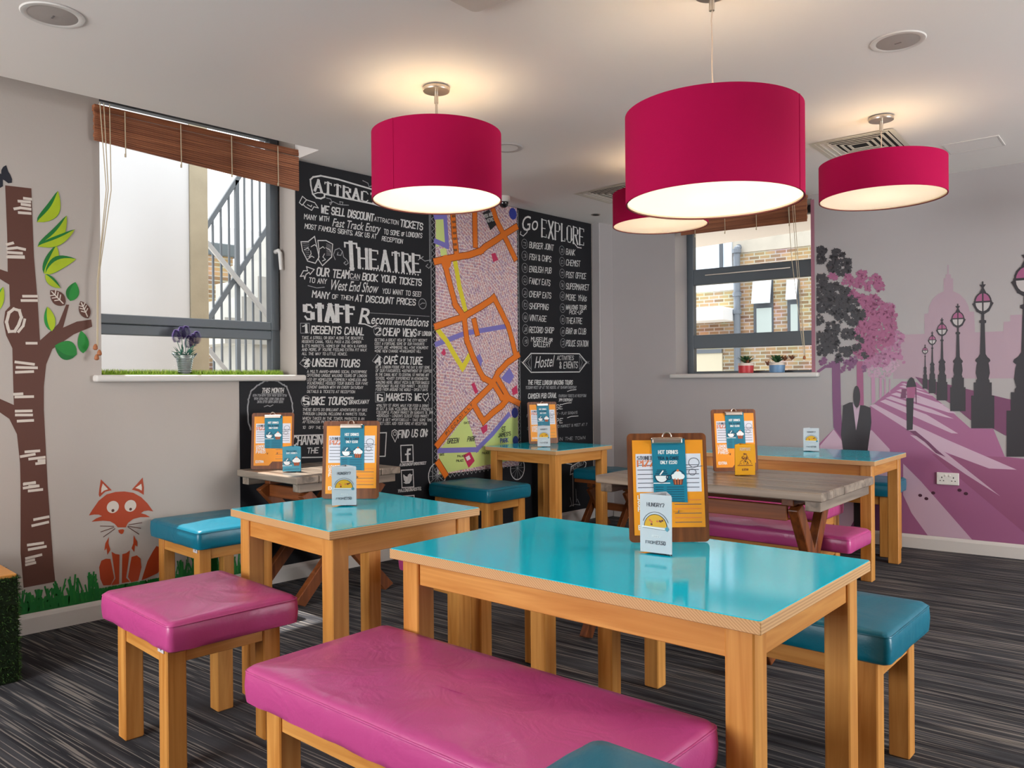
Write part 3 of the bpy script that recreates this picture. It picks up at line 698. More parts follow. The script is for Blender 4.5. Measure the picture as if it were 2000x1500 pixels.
def pendant(label, x, y, zb, zt, Rr, seam, power=8, long_cord=True):
    zc = cz(x); t = thing('pendant_lamp', label, 'lamp', (x, y, zb), 0, 'crimson drum pendant lamps'); H_ = zt-zb; top = zc-zb
    bm = BM(); lathe(bm, [(.012, top-.004), (.066, top-.006), (.068, top-.016), (.066, top-.024), (.02, top-.026)], 36); mk('ceiling_rose', bm, STEEL, t, 40)
    bm = BM(); lathe(bm, [(.0105, top-.085), (.0105, top-.02)], 16); mk('cord_grip', bm, STEEL, t, 40)
    bm = BM()
    if top-H_ > .25:
        n = 8; tube(bm, [(.0015*sin(i*1.7), .001*cos(i*2.3), H_+.085+(top-.085-H_-.085)*i/n) for i in range(n+1)], .0028, 6); mk('cord', bm, mat('clear_flex', (200, 178, 160), rough=.3), t, 60)
        bm = BM(); lathe(bm, [(.006, H_-.06), (.006, H_+.085), (.003, H_+.095)], 12); mk('stem', bm, STEEL, t, 40)
    else:
        lathe(bm, [(.006, H_-.06), (.006, top-.02)], 12); mk('stem', bm, STEEL, t, 40)
    bm = BM(); n = 72; rings = []
    prof = [(Rr-.004, .004), (Rr-.004, 0), (Rr, 0), (Rr, H_), (Rr-.004, H_), (Rr-.004, .004)]
    lathe(bm, prof, n, mis=[1, 0, 0, 0, 1, 1], cap=False)
    sh = mk('lamp_shade', bm, [SHADE, SHADE_IN], t, 40)
    bm = BM(); a = R(seam); c_, s_ = cos(a), sin(a)
    box(bm, Rr-.001, Rr+.0015, -.004, .004, .0, H_, 0, Matrix.Rotation(a, 4, 'Z')); mk('seam', bm, SHADE, sh)
    bm = BM(); tube(bm, [((Rr-.004)*cos(2*pi*k/60), (Rr-.004)*sin(2*pi*k/60), .003) for k in range(60)], .0035, 6, closed=True); mk('lower_rim', bm, mat('rim_trim', (120, 60, 50), rough=.6), t, 60)
    bm = BM(); lathe(bm, [(Rr-.006, .012), (Rr-.006, .016)], 60); mk('diffuser', bm, OPAL, t)
    bm = BM()
    for k in range(3):
        ang = 2*pi*k/3+.4; tube(bm, [(0, 0, H_-.03), ((Rr-.004)*cos(ang), (Rr-.004)*sin(ang), H_-.03)], .003, 6)
    mk('spider_fitting', bm, STEEL, t)
    bm = BM(); lathe(bm, [(.016, H_-.1), (.018, H_-.07), (.012, H_-.03)], 14); mk('lamp_holder', bm, mat('white_holder', (225, 220, 210)), t, 40)
    l = bpy.data.lights.new('reflector_bulb', 'SPOT'); l.energy = power*1.5; l.color = (1, .94, .84); l.spot_size = R(168); l.spot_blend = .25; l.shadow_soft_size = .03
    o = bpy.data.objects.new('reflector_bulb', l); C.objects.link(o); o.parent = t; o.location = (0, 0, min(H_*.75, .2))
    l = bpy.data.lights.new('bulb', 'POINT'); l.energy = 1.1; l.color = (1, .6, .24); l.shadow_soft_size = .04
    o = bpy.data.objects.new('bulb', l); C.objects.link(o); o.parent = t; o.location = (0, 0, H_-.03)
    return t
pendant('crimson drum pendant lamp hanging in front of the chalkboard heading', -3.074, 2.638, 2.19, 2.523, .325, -80, 5)
pendant('largest crimson drum pendant lamp, on a long flex above the long turquoise table', -1.588, 2.757, 1.963, 2.303, .334, 5, 6)
pendant('crimson drum pendant lamp in front of the mural, below the square air grille', -1.674, 4.786, 2.311, 2.516, .338, 28, 7)
pendant('crimson drum pendant lamp half hidden behind the largest one', -3.02, 4.55, 2.315, 2.53, .315, -40, 8)
pendant('crimson drum pendant lamp mostly cut off at the edge, beside the second speaker', -.21, 2.86, 1.99, 2.3, .325, 200, 5)

# ------------------------------------------------------------------ ceiling fittings
def speaker(label, x, y):
    t = thing('ceiling_speaker', label, 'speaker', (x, y, cz(x)), 0, 'round ceiling speakers')
    bm = BM(); lathe(bm, [(.088, -.003), (.094, -.006), (.112, -.005), (.116, .0)], 48, cap=False); mk('trim_ring', bm, WHITE, t, 40)
    bm = BM(); lathe(bm, [(.001, -.009), (.05, -.008), (.09, -.004), (.09, .0)], 48); mk('grille', bm, mat('speaker_grille', (168, 158, 152), rough=.6, bump=.3, bscale=900), t, 40)
    bm = BM(); box(bm, -.014, .014, -.004, .004, -.0105, -.008); mk('badge', bm, mat('badge_grey', (120, 112, 110)), t)
    return t
speaker('round ceiling speaker nearest, above the tree mural', -3.54, 1.03)
speaker('round ceiling speaker between the largest lamp and the mural wall', -1.25, 3.785)
t = thing('ceiling_ring', 'plain flush white disc on the ceiling behind the nearer chalkboard lamp', 'ceiling fitting', (-3.545, 3.625, cz(-3.545)))
bm = BM(); lathe(bm, [(.07, -.004), (.085, -.006), (.1, -.004), (.104, 0)], 48, cap=False); mk('trim_ring', bm, mat('grey_ring', (186, 178, 174)), t, 40)
bm = BM(); lathe(bm, [(.001, -.003), (.072, -.004), (.072, 0)], 48); mk('disc', bm, CEIL, t, 40)
def air_grille(label, x, y, s, rz):
    t = thing('air_grille', label, 'air vent', (x, y, cz(x)), rz, 'square ceiling air grilles')
    GM = mat('grille_cream', (212, 204, 188), rough=.5)
    bm = BM(); box(bm, -s*.44, s*.44, -s*.44, s*.44, -.0015, .004); mk('dark_throat', bm, DARK, t)
    for k in range(6):
        a0 = s/2-k*s*.074; a1 = a0-(s*.06 if k == 0 else s*.036)
        bm = BM()
        for q in range(4):
            M = Matrix.Rotation(q*pi/2, 4, 'Z')
            v = [bm.verts.new(M @ Vector(p)) for p in ((-a0, -a0, -.004), (a0, -a0, -.004), (a1, -a1, -.004), (-a1, -a1, -.004))]
            bm.faces.new(v)
            v2 = [bm.verts.new(M @ Vector(p)) for p in ((-a1, -a1, -.004), (a1, -a1, -.004), (a1, -a1, -.0015), (-a1, -a1, -.0015))]; bm.faces.new(v2)
        mk('outer_frame' if k == 0 else 'louvre', bm, GM, t)
    return t
air_grille('square louvred ceiling grille beside the corner spotlight, partly hidden by lamps', -3.80, 5.13, .5, R(2))
air_grille('square louvred ceiling grille above the lamp in front of the mural', -1.97, 5.26, .5, R(6))
t = thing('access_panel', 'flat rectangular access hatch in the ceiling near the mural wall', 'ceiling hatch', (-1.46, 5.81, cz(-1.46)), R(5))
bm = BM()
for x0, x1, y0, y1 in ((-.16, .16, -.135, -.125), (-.16, .16, .125, .135), (-.16, -.15, -.125, .125), (.15, .16, -.125, .125)): box(bm, x0, x1, y0, y1, -.004, .003)
mk('hatch_frame', bm, WHITE, t)
bm = BM(); box(bm, -.148, .148, -.123, .123, -.003, .002); mk('hatch_door', bm, CEIL, t)
t = thing('ceiling_cassette', 'corner of a shallow square ceiling unit above the middle of the room', 'air conditioner', (-2.0, 1.93, cz(-2.0)), R(5))
bm = BM(); prism(bm, rrect(.62, .62, .03, 4), -.022, .004); mk('fascia', bm, mat('cassette_white', (206, 196, 186), rough=.5), t)
bm = BM(); box(bm, -.2, .2, -.2, .2, -.026, -.021); mk('intake_grille', bm, DARK, t)
t = thing('security_camera', 'small white dome security camera on the ceiling above the street map', 'camera', (-4.47, 4.53, cz(-4.47)))
bm = BM(); lathe(bm, [(.05, 0), (.05, -.035), (.044, -.045)], 28); mk('housing', bm, WHITE, t, 40)
bm = BM(); lathe(bm, [(.036, -.045), (.036, -.06), (.028, -.078), (.014, -.088), (.002, -.09)], 28); mk('dome', bm, mat('smoked_dome', (26, 24, 26), rough=.1, spec=.7), t, 40)
t = thing('spotlight', 'small recessed spotlight in the ceiling corner by the pipe casing', 'light', (-4.395, 5.61, cz(-4.395)))
bm = BM(); lathe(bm, [(.03, -.003), (.036, -.006), (.042, 0)], 28, cap=False); mk('bezel', bm, CHROME, t, 40)
bm = BM(); lathe(bm, [(.001, -.001), (.03, -.002), (.03, 0)], 28); mk('lens', bm, DARK, t, 40)

# ------------------------------------------------------------------ double socket
t = thing('double_socket', 'white double wall socket on the mural below the walking figures', 'socket', wb(0, .001, .538), math.atan2(UB.y, UB.x))
uS = (WALL_B.uv(1830, 934)[0]+WALL_B.uv(1873, 935)[0])/2; t.location = wb(uS, .001, .536)
bm = BM(); box(bm, -.073, .073, -.011, 0, -.045, .045, .003); mk('face_plate', bm, mat('socket_white', (232, 228, 222), rough=.3), t)
bm = BM()
for sx in (-.038, .038):
    box(bm, sx-.003, sx+.003, -.0118, -.010, .004, .014)
    for dx in (-.011, .011): box(bm, sx+dx-.0035, sx+dx+.0035, -.0118, -.010, -.018, -.012)
mk('pin_holes', bm, DARK, t)
for sx in (-.013, .013):
    bm = BM(); box(bm, sx-.006, sx+.006, -.014, -.010, .016, .032, .001); mk('switch', bm, mat('socket_white', (232, 228, 222)), t)

# ================================================================== painted walls
def flat(name, col, rough=.6, var=0): return mat(name, col, rough=rough, var=var, vscale=6)
CHALK = mat('white_chalk', (206, 204, 202), rough=.9, var=.12, vscale=70)
CHALK2 = mat('soft_chalk', (150, 150, 152), rough=.9, var=.2, vscale=90)
BOARD = mat('blackboard_paint', (28, 28, 32), rough=.6, spec=.22, bump=.05, bscale=120, var=.08, vscale=3)
def z5(X, Y): return 560+.2*X, 590+.2*Y
def z4(X, Y): return 560+.2*X, 310+.2*Y
def z6(X, Y): return 830+.23333*X, 390+.23333*Y
def z7(X, Y): return 830+.23333*X, 650+.23333*Y
def zz(f, pts): return [f(*p) for p in pts]
cb = thing('chalkboard', 'black chalkboard wall lettered with tour tips around the street map', 'chalkboard', (0, 0, 0))
bm = BM()
prof = [(2.386, .102), (5.895, .102), (5.895, CH-.001), (2.79, CH-.001), (2.79, 1.296), (2.386, 1.296)]
a = [bm.verts.new((WX+.001, y, z)) for y, z in prof]; b = [bm.verts.new((WX+.0035, y, z)) for y, z in prof]
bm.faces.new(b)
for i in range(6): bm.faces.new((a[i], a[(i+1) % 6], b[(i+1) % 6], b[i]))
mk('board', bm, BOARD, cb)
PB = Plane((WX, 0, 0), (0, 1, 0), (1, 0, 0), .0042)
def art(): return Art(PB)
W_ = .0072
# --- heading banner
A = art()
A.pstroke(zz(z4, [(365, 345), (365, 375), (330, 390), (285, 382), (250, 345), (232, 260), (228, 205), (255, 180), (330, 168), (500, 203), (830, 300), (1100, 385), (1175, 420), (1170, 520), (1040, 500), (830, 440), (365, 345)]), .011, CHALK)
A.pstroke(zz(z4, [(262, 345), (300, 332), (345, 335), (365, 345)]), .007, CHALK)
letters(A, 'ATTRACTIONS', z4(272, 308), z4(1150, 505), 20, .009, CHALK, 'serif')
A.pstroke(zz(z4, [(385, 385), (425, 395), (440, 425), (425, 450), (415, 430), (450, 420), (500, 445), (540, 450), (545, 425), (515, 420), (520, 450), (600, 455)]), .005, CHALK2)
A.pstroke(zz(z4, [(740, 215), (790, 240), (800, 275), (835, 265)]), .005, CHALK2)
A.done('attractions_heading', cb)
A = art()
for pts in ([(150, 368), (120, 430), (148, 455), (190, 402), (150, 368)], [(190, 402), (270, 430), (305, 482), (262, 470), (240, 505), (178, 470), (158, 450)], [(200, 450), (235, 470), (240, 455)]): A.pstroke(zz(z4, pts), .0055, CHALK)
for txt, a_, b_, h, w, s in (('WE SELL DISCOUNT', (330, 525), (840, 610), 14, .009, 'hand'), ('ATTRACTION', (850, 608), (1085, 645), 8, .0042, 'hand'), ('TICKETS', (1105, 660), (1320, 696), 13, .009, 'hand'),
    ('MANY WITH', (168, 588), (405, 612), 9, .005, 'hand'), ("TO SOME of LONDON'S", (945, 735), (1315, 775), 9, .005, 'hand'), ('MOST FAMOUS SIGHTS. ASK US AT', (172, 680), (870, 782), 9, .005, 'hand'), ('RECEPTION', (925, 800), (1125, 828), 8, .005, 'hand')):
    letters(A, txt, z4(*a_), z4(*b_), h, w, CHALK, s)
script(A, 'Fast Track Entry', z4(440, 660), z4(905, 722), 17, CHALK, .3, bold=.008)
A.done('attractions_paragraph', cb)
# --- theatre
A = art()
letters(A, 'T', z4(575, 1068), z4(690, 1074), 49, .016, CHALK, 'serif'); letters(A, 'HEATRE', z4(705, 1058), z4(1300, 1110), 35, .0125, CHALK, 'serif')
for i in range(22):
    u, v = PB.uv(*z4(712+i*27, 1070+i*3.1)); A.ell(u, v, .006, .007, CHALK, 3, 8)
for pts in ([(470, 985), (452, 940), (470, 890), (510, 875), (540, 905), (525, 945), (490, 940), (498, 915)], [(540, 905), (552, 960), (585, 990), (598, 1020), (575, 1038), (555, 1020), (572, 1005)],
            [(1280, 990), (1330, 955), (1310, 975), (1345, 1000), (1400, 990), (1410, 1040), (1385, 1070), (1355, 1050), (1375, 1030)]): A.pstroke(zz(z4, pts), .0055, CHALK2)
A.done('theatre_heading', cb)
A = art()
for pts, lay in (([(135, 812), (205, 810), (268, 760), (312, 960), (275, 1022), (200, 1000), (150, 900), (135, 812)], 3), ([(300, 800), (380, 800), (445, 835), (435, 960), (345, 1045), (305, 985), (312, 900), (300, 800)], 3)): A.pstroke(zz(z4, pts), .0065, CHALK, lay)
for pts in ([(170, 890), (205, 870), (215, 890)], [(235, 860), (270, 840), (285, 855)], [(215, 960), (235, 930), (230, 900)], [(200, 985), (240, 950), (262, 965)], [(320, 880), (350, 860), (365, 875)], [(380, 870), (415, 890), (425, 910)], [(365, 930), (350, 960), (375, 985), (345, 1000)]): A.pstroke(zz(z4, pts), .005, CHALK)
for i in range(9): A.pstroke(zz(z4, [(150+i*6, 830+i*18), (215, 822+i*19)]), .0028, CHALK2); A.pstroke(zz(z4, [(385, 830+i*14), (432, 850+i*12)]), .0028, CHALK2)
A.done('theatre_masks', cb)
A = art()
for pts in ([(130, 1150), (160, 1095), (200, 1095), (190, 1055), (265, 1082), (225, 1130), (215, 1110), (185, 1130), (172, 1175), (165, 1145), (130, 1150)],): A.pstroke(zz(z4, pts), .006, CHALK)
for txt, a_, b_, h, w in (('OUR TEAM', (288, 1140), (600, 1170), 15, .009), ('CAN', (615, 1166), (705, 1175), 9, .005), ('BOOK YOUR TICKETS', (735, 1185), (1308, 1240), 13, .0085), ('TO ANY', (212, 1206), (382, 1222), 9, .005),
    ('YOU WANT TO SEE!', (930, 1312), (1303, 1345), 9, .005), ('MANY', (245, 1352), (410, 1367), 12, .0075), ('OF THEM', (440, 1367), (640, 1382), 8, .0048), ('AT DISCOUNT PRICES', (665, 1392), (1250, 1430), 12, .0075)):
    letters(A, txt, z4(*a_), z4(*b_), h, w, CHALK)
script(A, 'West End Show', z4(410, 1278), z4(880, 1312), 21, CHALK, .3, bold=.008)
A.pstroke(zz(z4, [(205, 1240), (290, 1262), (365, 1255)]), .005, CHALK2); A.pstroke(zz(z4, [(620, 1180), (700, 1187)]), .004, CHALK2)
u, v = PB.uv(*z4(1322, 1417)); A.ring(u, v, .036, .038, .005, CHALK2, 3); A.pstroke(zz(z4, [(1300, 1425), (1320, 1410), (1345, 1412)]), .005, CHALK2)
A.done('theatre_paragraph', cb)
# --- staff recommendations
A = art()
letters(A, 'STAFF', z5(178, 166), z5(655, 184), 28, .0165, CHALK, 'serif')
script(A, 'R', z5(700, 208), z5(815, 212), 32, CHALK, .25, bold=.01); script(A, 'ecommendations', z5(815, 212), z5(1375, 240), 19, CHALK, .3, bold=.012)
A.pstroke(zz(z5, [(700, 210), (760, 215), (830, 245), (870, 225)]), .008, CHALK); A.pstroke(zz(z5, [(800, 105), (1390, 140)]), .003, CHALK2)
A.pstroke(zz(z5, [(385, 45), (480, 30)]), .003, CHALK2); A.pstroke(zz(z5, [(385, 182), (480, 178)]), .004, CHALK2)
A.done('staff_heading', cb)
def section(name, num, frame, npos, ttl, a_, b_, extra, lines, x0, h=14, lh=8.0):
    A = art()
    letters(A, num, z5(npos[0], npos[1]), z5(npos[2], npos[1]), 13, .0085, CHALK, 'serif')
    cx, cy = (npos[0]+npos[2])/2, npos[1]-35
    if frame == 'box': A.pstroke(zz(z5, [(npos[0]-22, npos[1]+12), (npos[0]-24, npos[1]-85), (npos[2]+22, npos[1]-85), (npos[2]+24, npos[1]+10), (npos[0]-22, npos[1]+12)]), .0035, CHALK2)
    elif frame == 'ring': u, v = PB.uv(*z5(cx, cy)); A.ring(u, v, .036, .037, .0035, CHALK2, 3)
    else: A.pstroke(zz(z5, [(cx-58, cy+5), (cx-10, cy-60), (cx+55, cy-10), (cx+8, cy+55), (cx-58, cy+5)]), .0035, CHALK2)
    letters(A, ttl, z5(*a_), z5(*b_), h, .0085, CHALK)
    for e in extra: letters(A, e[0], z5(*e[1]), z5(*e[2]), e[3], .0045, CHALK)
    for txt, y, x1 in lines: letters(A, txt, z5(x0, y), z5(x1, y+4), 5.1, .0024, CHALK, jit=.12)
    A.done(name, cb)
section('canal_tip', '1', 'box', (155, 292, 195), 'REGENTS CANAL', (235, 305), (745, 320), [], [('TAKE A STROLL OR BOAT ALONG THE BEAUTIFUL', 360, 745), ('REGENTS CANAL. YOU\'LL PASS A ZOO, CAMDEN', 398, 720), ('& IT\'S MARKETS, HOMES OF THE RICH & FAMOUS', 440, 775), ('AND MORE. IF YOU\'RE FEELING EXTRA FIT WALK', 476, 775), ('ALL THE WAY TO LITTLE VENICE.', 516, 585)], 145)
section('views_tip', '2', 'ring', (865, 318, 908), 'CHEAP VIEWS', (935, 325), (1257, 335), [('OF LONDON', (1275, 325), (1405, 328), 8)], [('GETTING A GREAT VIEW OF THE CITY NEEDN\'T', 382, 1365), ('COST A FORTUNE. SOME OF OUR FAVOURITE', 418, 1340), ('SPOTS ARE *PRIMROSE HILL *THE MONUMENT', 455, 1375), ('*ONE NEW CHANGE *PARLIAMENT HILL', 490, 1305)], 855)
section('tours_tip', '3', 'tag', (155, 630, 208), 'UNSEEN TOURS', (245, 625), (703, 632), [], [('A MULTI AWARD-WINNING SOCIAL ENTERPRISE', 690, 775), ('OFFERING UNIQUE WALKING TOURS OF LONDON', 728, 775), ('LED BY HOMELESS, FORMERLY HOMELESS AND', 768, 775), ('VULNERABLE HOUSED TOUR GUIDES. OUR FAVE', 803, 785), ('COVENT GARDEN WITH VIV EVERY SATURDAY', 842, 740), ('DETAILS & TICKETS AT RECEPTION', 885, 660)], 195)
section('culture_tip', '4', 'tag', (865, 605, 915), 'CAF\u00c9 CULTURE', (945, 602), (1315, 606), [], [('BE A LONDON FOODIE FOR THE DAY & VISIT SOME', 646, 1390), ('OF OUR FAVOURITES. *DEPARTMENT OF COFFEE', 682, 1410), ('IN THE CANAL NEXT TO CENTRAL ST MARTINS ART', 720, 1385), ('SCHOOL *DAISY EXPERIENCE IN KENSINGTON', 756, 1375), ('AMAZING HERE. GREAT PIZZA & BETTER BAGELS', 795, 1385), ('*BROADWAY VILLAGE FOOD MARKET - DELICIOUS', 830, 1375), ('FOOD FROM AROUND THE WORLD - OPEN 7 DAYS', 865, 1370)], 865)
section('bike_tip', '5', 'ring', (160, 1003, 208), 'BIKE TOURS', (240, 1000), (580, 1000), [('WITH', (595, 950), (645, 950), 4), ('BRAKEAWAY', (605, 996), (795, 990), 7)], [('THESE GUYS DO BRILLIANT ADVENTURES BY BIKE', 1062, 780), ('THROUGH LONDON, INCLUDING A MARKETS TOUR...', 1102, 770), ('WHICH TAKES IN THE TOWER, MARKETS & AN', 1147, 750), ('AFTERNOON PICNIC STOP IN THE PARK AND', 1182, 740), ('10% OFF THE TOUR FOR ALL OUR GUESTS', 1236, 700)], 150)
section('markets_tip', '6', 'box', (885, 965, 928), 'MARKETS WE', (965, 962), (1305, 958), [], [('*MALTBY ST (ROPE WALK FOR FOOD & DRINK)', 1020, 1380), ('IN SAT & SUN. *COLUMBIA RD FOR A FRIENDLY', 1054, 1410), ('COLOURFUL FLOWER MARKET ON SUNDAYS TIL 3PM', 1088, 1420), ('*BOROUGH - LONDON\'S OLDEST FOOD MARKET', 1122, 1380), ('TRY & GET *PORTOBELLO - TAKE SOME TIME', 1160, 1410), ('& GET LOST. ADD YOUR MORE AT RECEPTION', 1196, 1360)], 872, 13)
A = art()
hp = [(1350, 968), (1325, 925), (1330, 895), (1350, 905), (1375, 890), (1382, 920), (1350, 968)]; A.pstroke(zz(z5, hp), .0065, CHALK)
for p_ in ([(1385, 940), (1395, 960)], [(1395, 900), (1410, 895)], [(1375, 970), (1385, 990)]): A.pstroke(zz(z5, p_), .003, CHALK2)
A.pstroke([(840.5, 415), (844.5, 935)], .006, CHALK2); A.pstroke(zz(z4, [(1388, 530), (1392, 1010)]), .006, CHALK2)
# find us on
A.pstroke(zz(z5, [(1055, 1365), (1022, 1300), (1025, 1260), (1050, 1245), (1078, 1262), (1080, 1300), (1055, 1365)]), .0055, CHALK); u, v = PB.uv(*z5(1052, 1285)); A.ring(u, v, .013, .014, .004, CHALK, 3)
letters(A, 'FIND US ON:', z5(1085, 1326), z5(1365, 1308), 14, .0085, CHALK)
A.done('find_us_lettering', cb)
A = art()
A.pstroke([(782, 870), (805.5, 869), (806.5, 901), (783, 902.5), (782, 870)], .0075, CHALK)
A.pstroke([(800, 878), (796.5, 878.5), (795.5, 882), (795.7, 900)], .017, CHALK); A.pstroke([(791.5, 887.5), (800, 886.5)], .012, CHALK)
letters(A, '/LONDONOXFORDSTREET', (779, 910.5), (831, 906.5), 5, .004, CHALK)
A.pstroke([(783, 918.5), (806, 917), (807.5, 951), (784.5, 952.5), (783, 918.5)], .0075, CHALK)
A.ppoly([(787, 926), (791, 930), (795, 931), (796, 927), (800, 924.5), (803, 927), (805, 926), (803.5, 930), (803, 938), (799, 944), (792, 945), (786.5, 942.5), (790.5, 941), (788, 937.5), (786.8, 931)], CHALK, 3)
letters(A, 'YHA.LONDON.HOSTEL', (776, 961.5), (822, 956.5), 5.5, .004, CHALK)
A.pstroke([(784.5, 985), (784, 969), (808, 967.5), (808.5, 985)], .0075, CHALK); u, v = PB.uv(796, 978); A.ring(u, v, .02, .022, .006, CHALK, 3)
A.done('social_icons', cb)
# --- this month bubble and changing of the guard box
def zb(X, Y): return 440+.18667*X, 720+.18667*Y
A = art()
bub = [(262, 640), (240, 560), (230, 400), (240, 325), (265, 240), (330, 178), (400, 135), (470, 122), (545, 130), (600, 165), (640, 190), (670, 270), (692, 340), (705, 440), (690, 660)]
dense = []
for (p, q2) in zip(bub[:-1], bub[1:]):
    for k in range(4): dense.append((p[0]+(q2[0]-p[0])*k/4+random.uniform(-3, 3), p[1]+(q2[1]-p[1])*k/4+random.uniform(-4, 4)))
A.pstroke(zz(zb, dense), .009, CHALK2)
letters(A, 'THIS MONTH', zb(378, 250), zb(602, 250), 8.5, .005, CHALK); A.pstroke(zz(zb, [(375, 262), (600, 262)]), .003, CHALK2)
letters(A, '6TH 7TH 8TH 13TH 14TH 15TH 17TH', zb(285, 290), zb(635, 292), 4, .003, CHALK2); letters(A, '19TH 20TH 21ST 22ND 23RD 25TH', zb(295, 325), zb(608, 328), 4, .003, CHALK2); letters(A, '26TH 27TH 28TH 29TH 30TH', zb(330, 358), zb(598, 358), 4, .003, CHALK2)
A.pstroke(zz(zb, [(405, 398), (440, 385), (465, 395), (495, 380)]), .005, CHALK2)
A.pstroke([(571, 851), (754, 845), (751.5, 891), (590, 893.5)], .0075, CHALK)
letters(A, 'CHANGING', (571, 869), (636, 866), 17, .009, CHALK, 'hand'); letters(A, 'THE T', (599, 885.5), (633, 884), 10, .006, CHALK)
A.done('this_month_lettering', cb)
# --- go explore
A = art()
script(A, 'Go', z6(805, 262), z6(940, 255), 30, CHALK, .3, bold=.0)
A.pstroke(zz(z6, [(860, 240), (850, 275), (820, 305), (795, 290), (800, 268)]), .007, CHALK)
letters(A, 'EXPLORE', z6(975, 308), z6(1325, 382), 33, .0085, CHALK, 'serif'); A.pstroke(zz(z6, [(1225, 320), (1250, 370), (1275, 400), (1305, 405)]), .0085, CHALK)
A.done('go_explore_heading', cb)
A = art()
for i, (txt, x1, y0, y1) in enumerate((('BURGER JOINT', 1070, 402, 424), ('FISH & CHIPS', 1050, 500, 522), ('ENGLISH PUB', 1052, 603, 618), ('FANCY EATS', 1042, 702, 720), ('CHEAP EATS', 1050, 812, 828), ('SHOPPING', 1027, 912, 924), ('VINTAGE', 1010, 1012, 1020), ('RECORD SHOP', 1072, 1112, 1116))):
    letters(A, txt, z6(870, y0), z6(x1, y1), 11, .0062, CHALK)
letters(A, 'MUSEUM or', z6(885, 1186), z6(1060, 1188), 8, .006, CHALK); letters(A, 'GALLERY', z6(905, 1230), z6(1045, 1232), 9, .006, CHALK)
for txt, x1, y0, y1 in (('BANK', 1250, 458, 468), ('CHEMIST', 1294, 550, 560), ('POST OFFICE', 1342, 650, 664), ('SUPERMARKET', 1366, 746, 760), ('MORE YHAs', 1345, 838, 850), ('WALKING TOUR', 1346, 918, 920), ('THEATRE', 1310, 1036, 1038), ('BAR or CLUB', 1342, 1122, 1126), ('POLICE STATION', 1360, 1226, 1228)):
    letters(A, txt, z6(1178, y0), z6(x1, y1), 8 if txt[0:2] == 'WA' else 11, .0058, CHALK)
letters(A, 'PICK-UP', z6(1205, 958), z6(1315, 960), 7, .005, CHALK)
for cx, ys in ((830, (370, 470, 572, 675, 780, 880, 985, 1085, 1187)), (1143, (425, 520, 618, 715, 808, 908, 1005, 1105, 1200))):
    for i, y in enumerate(ys):
        u, v = PB.uv(*z6(cx+i*1.2, y)); A.ring(u, v, .036, .04, .0035, CHALK2, 3, 20)
        r2 = random.Random(i*5+cx)
        A.stroke([(u+r2.uniform(-.02, .02), v+r2.uniform(-.022, .022)) for _ in range(5)], .0035, CHALK2, 3); A.stroke([(u-.015, v-.015), (u+.015, v-.015), (u+.015, v+.012), (u-.012, v+.012)], .0032, CHALK2, 3)
A.done('explore_list', cb)
A = art()
A.pstroke(zz(z6, [(815, 1365), (885, 1287), (1290, 1290), (1350, 1362), (1290, 1442), (885, 1445), (815, 1365)]), .0085, CHALK)
A.pstroke(zz(z6, [(887, 1290), (887, 1442)]), .004, CHALK2); A.pstroke(zz(z6, [(1290, 1292), (1290, 1440)]), .004, CHALK2)
for pts in ([(830, 1365), (885, 1310), (860, 1365), (885, 1420), (830, 1365)], [(1345, 1362), (1292, 1310), (1315, 1362), (1292, 1420), (1345, 1362)], [(800, 1355), (820, 1368)], [(1350, 1350), (1372, 1375)], [(1372, 1352), (1350, 1374)]): A.pstroke(zz(z6, pts), .0038, CHALK2)
script(A, 'Hostel', z6(915, 1410), z6(1068, 1396), 24, CHALK, .32); letters(A, 'ACTIVITIES', z6(1102, 1342), z6(1240, 1340), 8, .0045, CHALK); letters(A, '& EVENTS', z6(1122, 1410), z6(1272, 1408), 12, .006, CHALK)
A.done('hostel_events_heading', cb)
def zt(X, Y): return 1010+.12668*X, 710+.12668*Y
A = art()
letters(A, 'THE FREE LONDON WALKING TOURS', zt(160, 322), zt(845, 322), 8, .0062, CHALK); letters(A, '11.30AM MEET UP AT THE HOSTEL AT 10.45AM EVERYDAY', zt(125, 390), zt(905, 385), 5, .004, CHALK2)
letters(A, 'CAMDEN PUB CRAWL', zt(165, 540), zt(598, 522), 9, .0065, CHALK); letters(A, '(THURSDAY TICKETS AT RECEPTION)', zt(630, 520), zt(1055, 514), 5, .0035, CHALK2); letters(A, '7PM EVERYDAY', zt(635, 583), zt(842, 580), 5, .0045, CHALK)
letters(A, 'ART HOUSE', zt(170, 735), zt(692, 700), 9, .006, CHALK); letters(A, 'IN OUR TOWN *FREE ENTRY - PLAY SUNDAYS', zt(140, 825), zt(920, 772), 5, .004, CHALK2)
letters(A, 'NEW SCAPE', zt(170, 950), zt(692, 915), 9, .006, CHALK); letters(A, 'OPEN TIL LATE AT BORO MARKET & MEET AT 7', zt(150, 1020), zt(1070, 955), 5, .004, CHALK2)
letters(A, 'STREET ART IN THE TOWN', zt(180, 1210), zt(1040, 1165), 6, .004, CHALK2)
for pts in ([(770, 430), (830, 410), (905, 402)], [(705, 625), (760, 610), (830, 605)], [(770, 835), (830, 815), (935, 808)]): A.pstroke(zz(zt, pts), .006, CHALK)
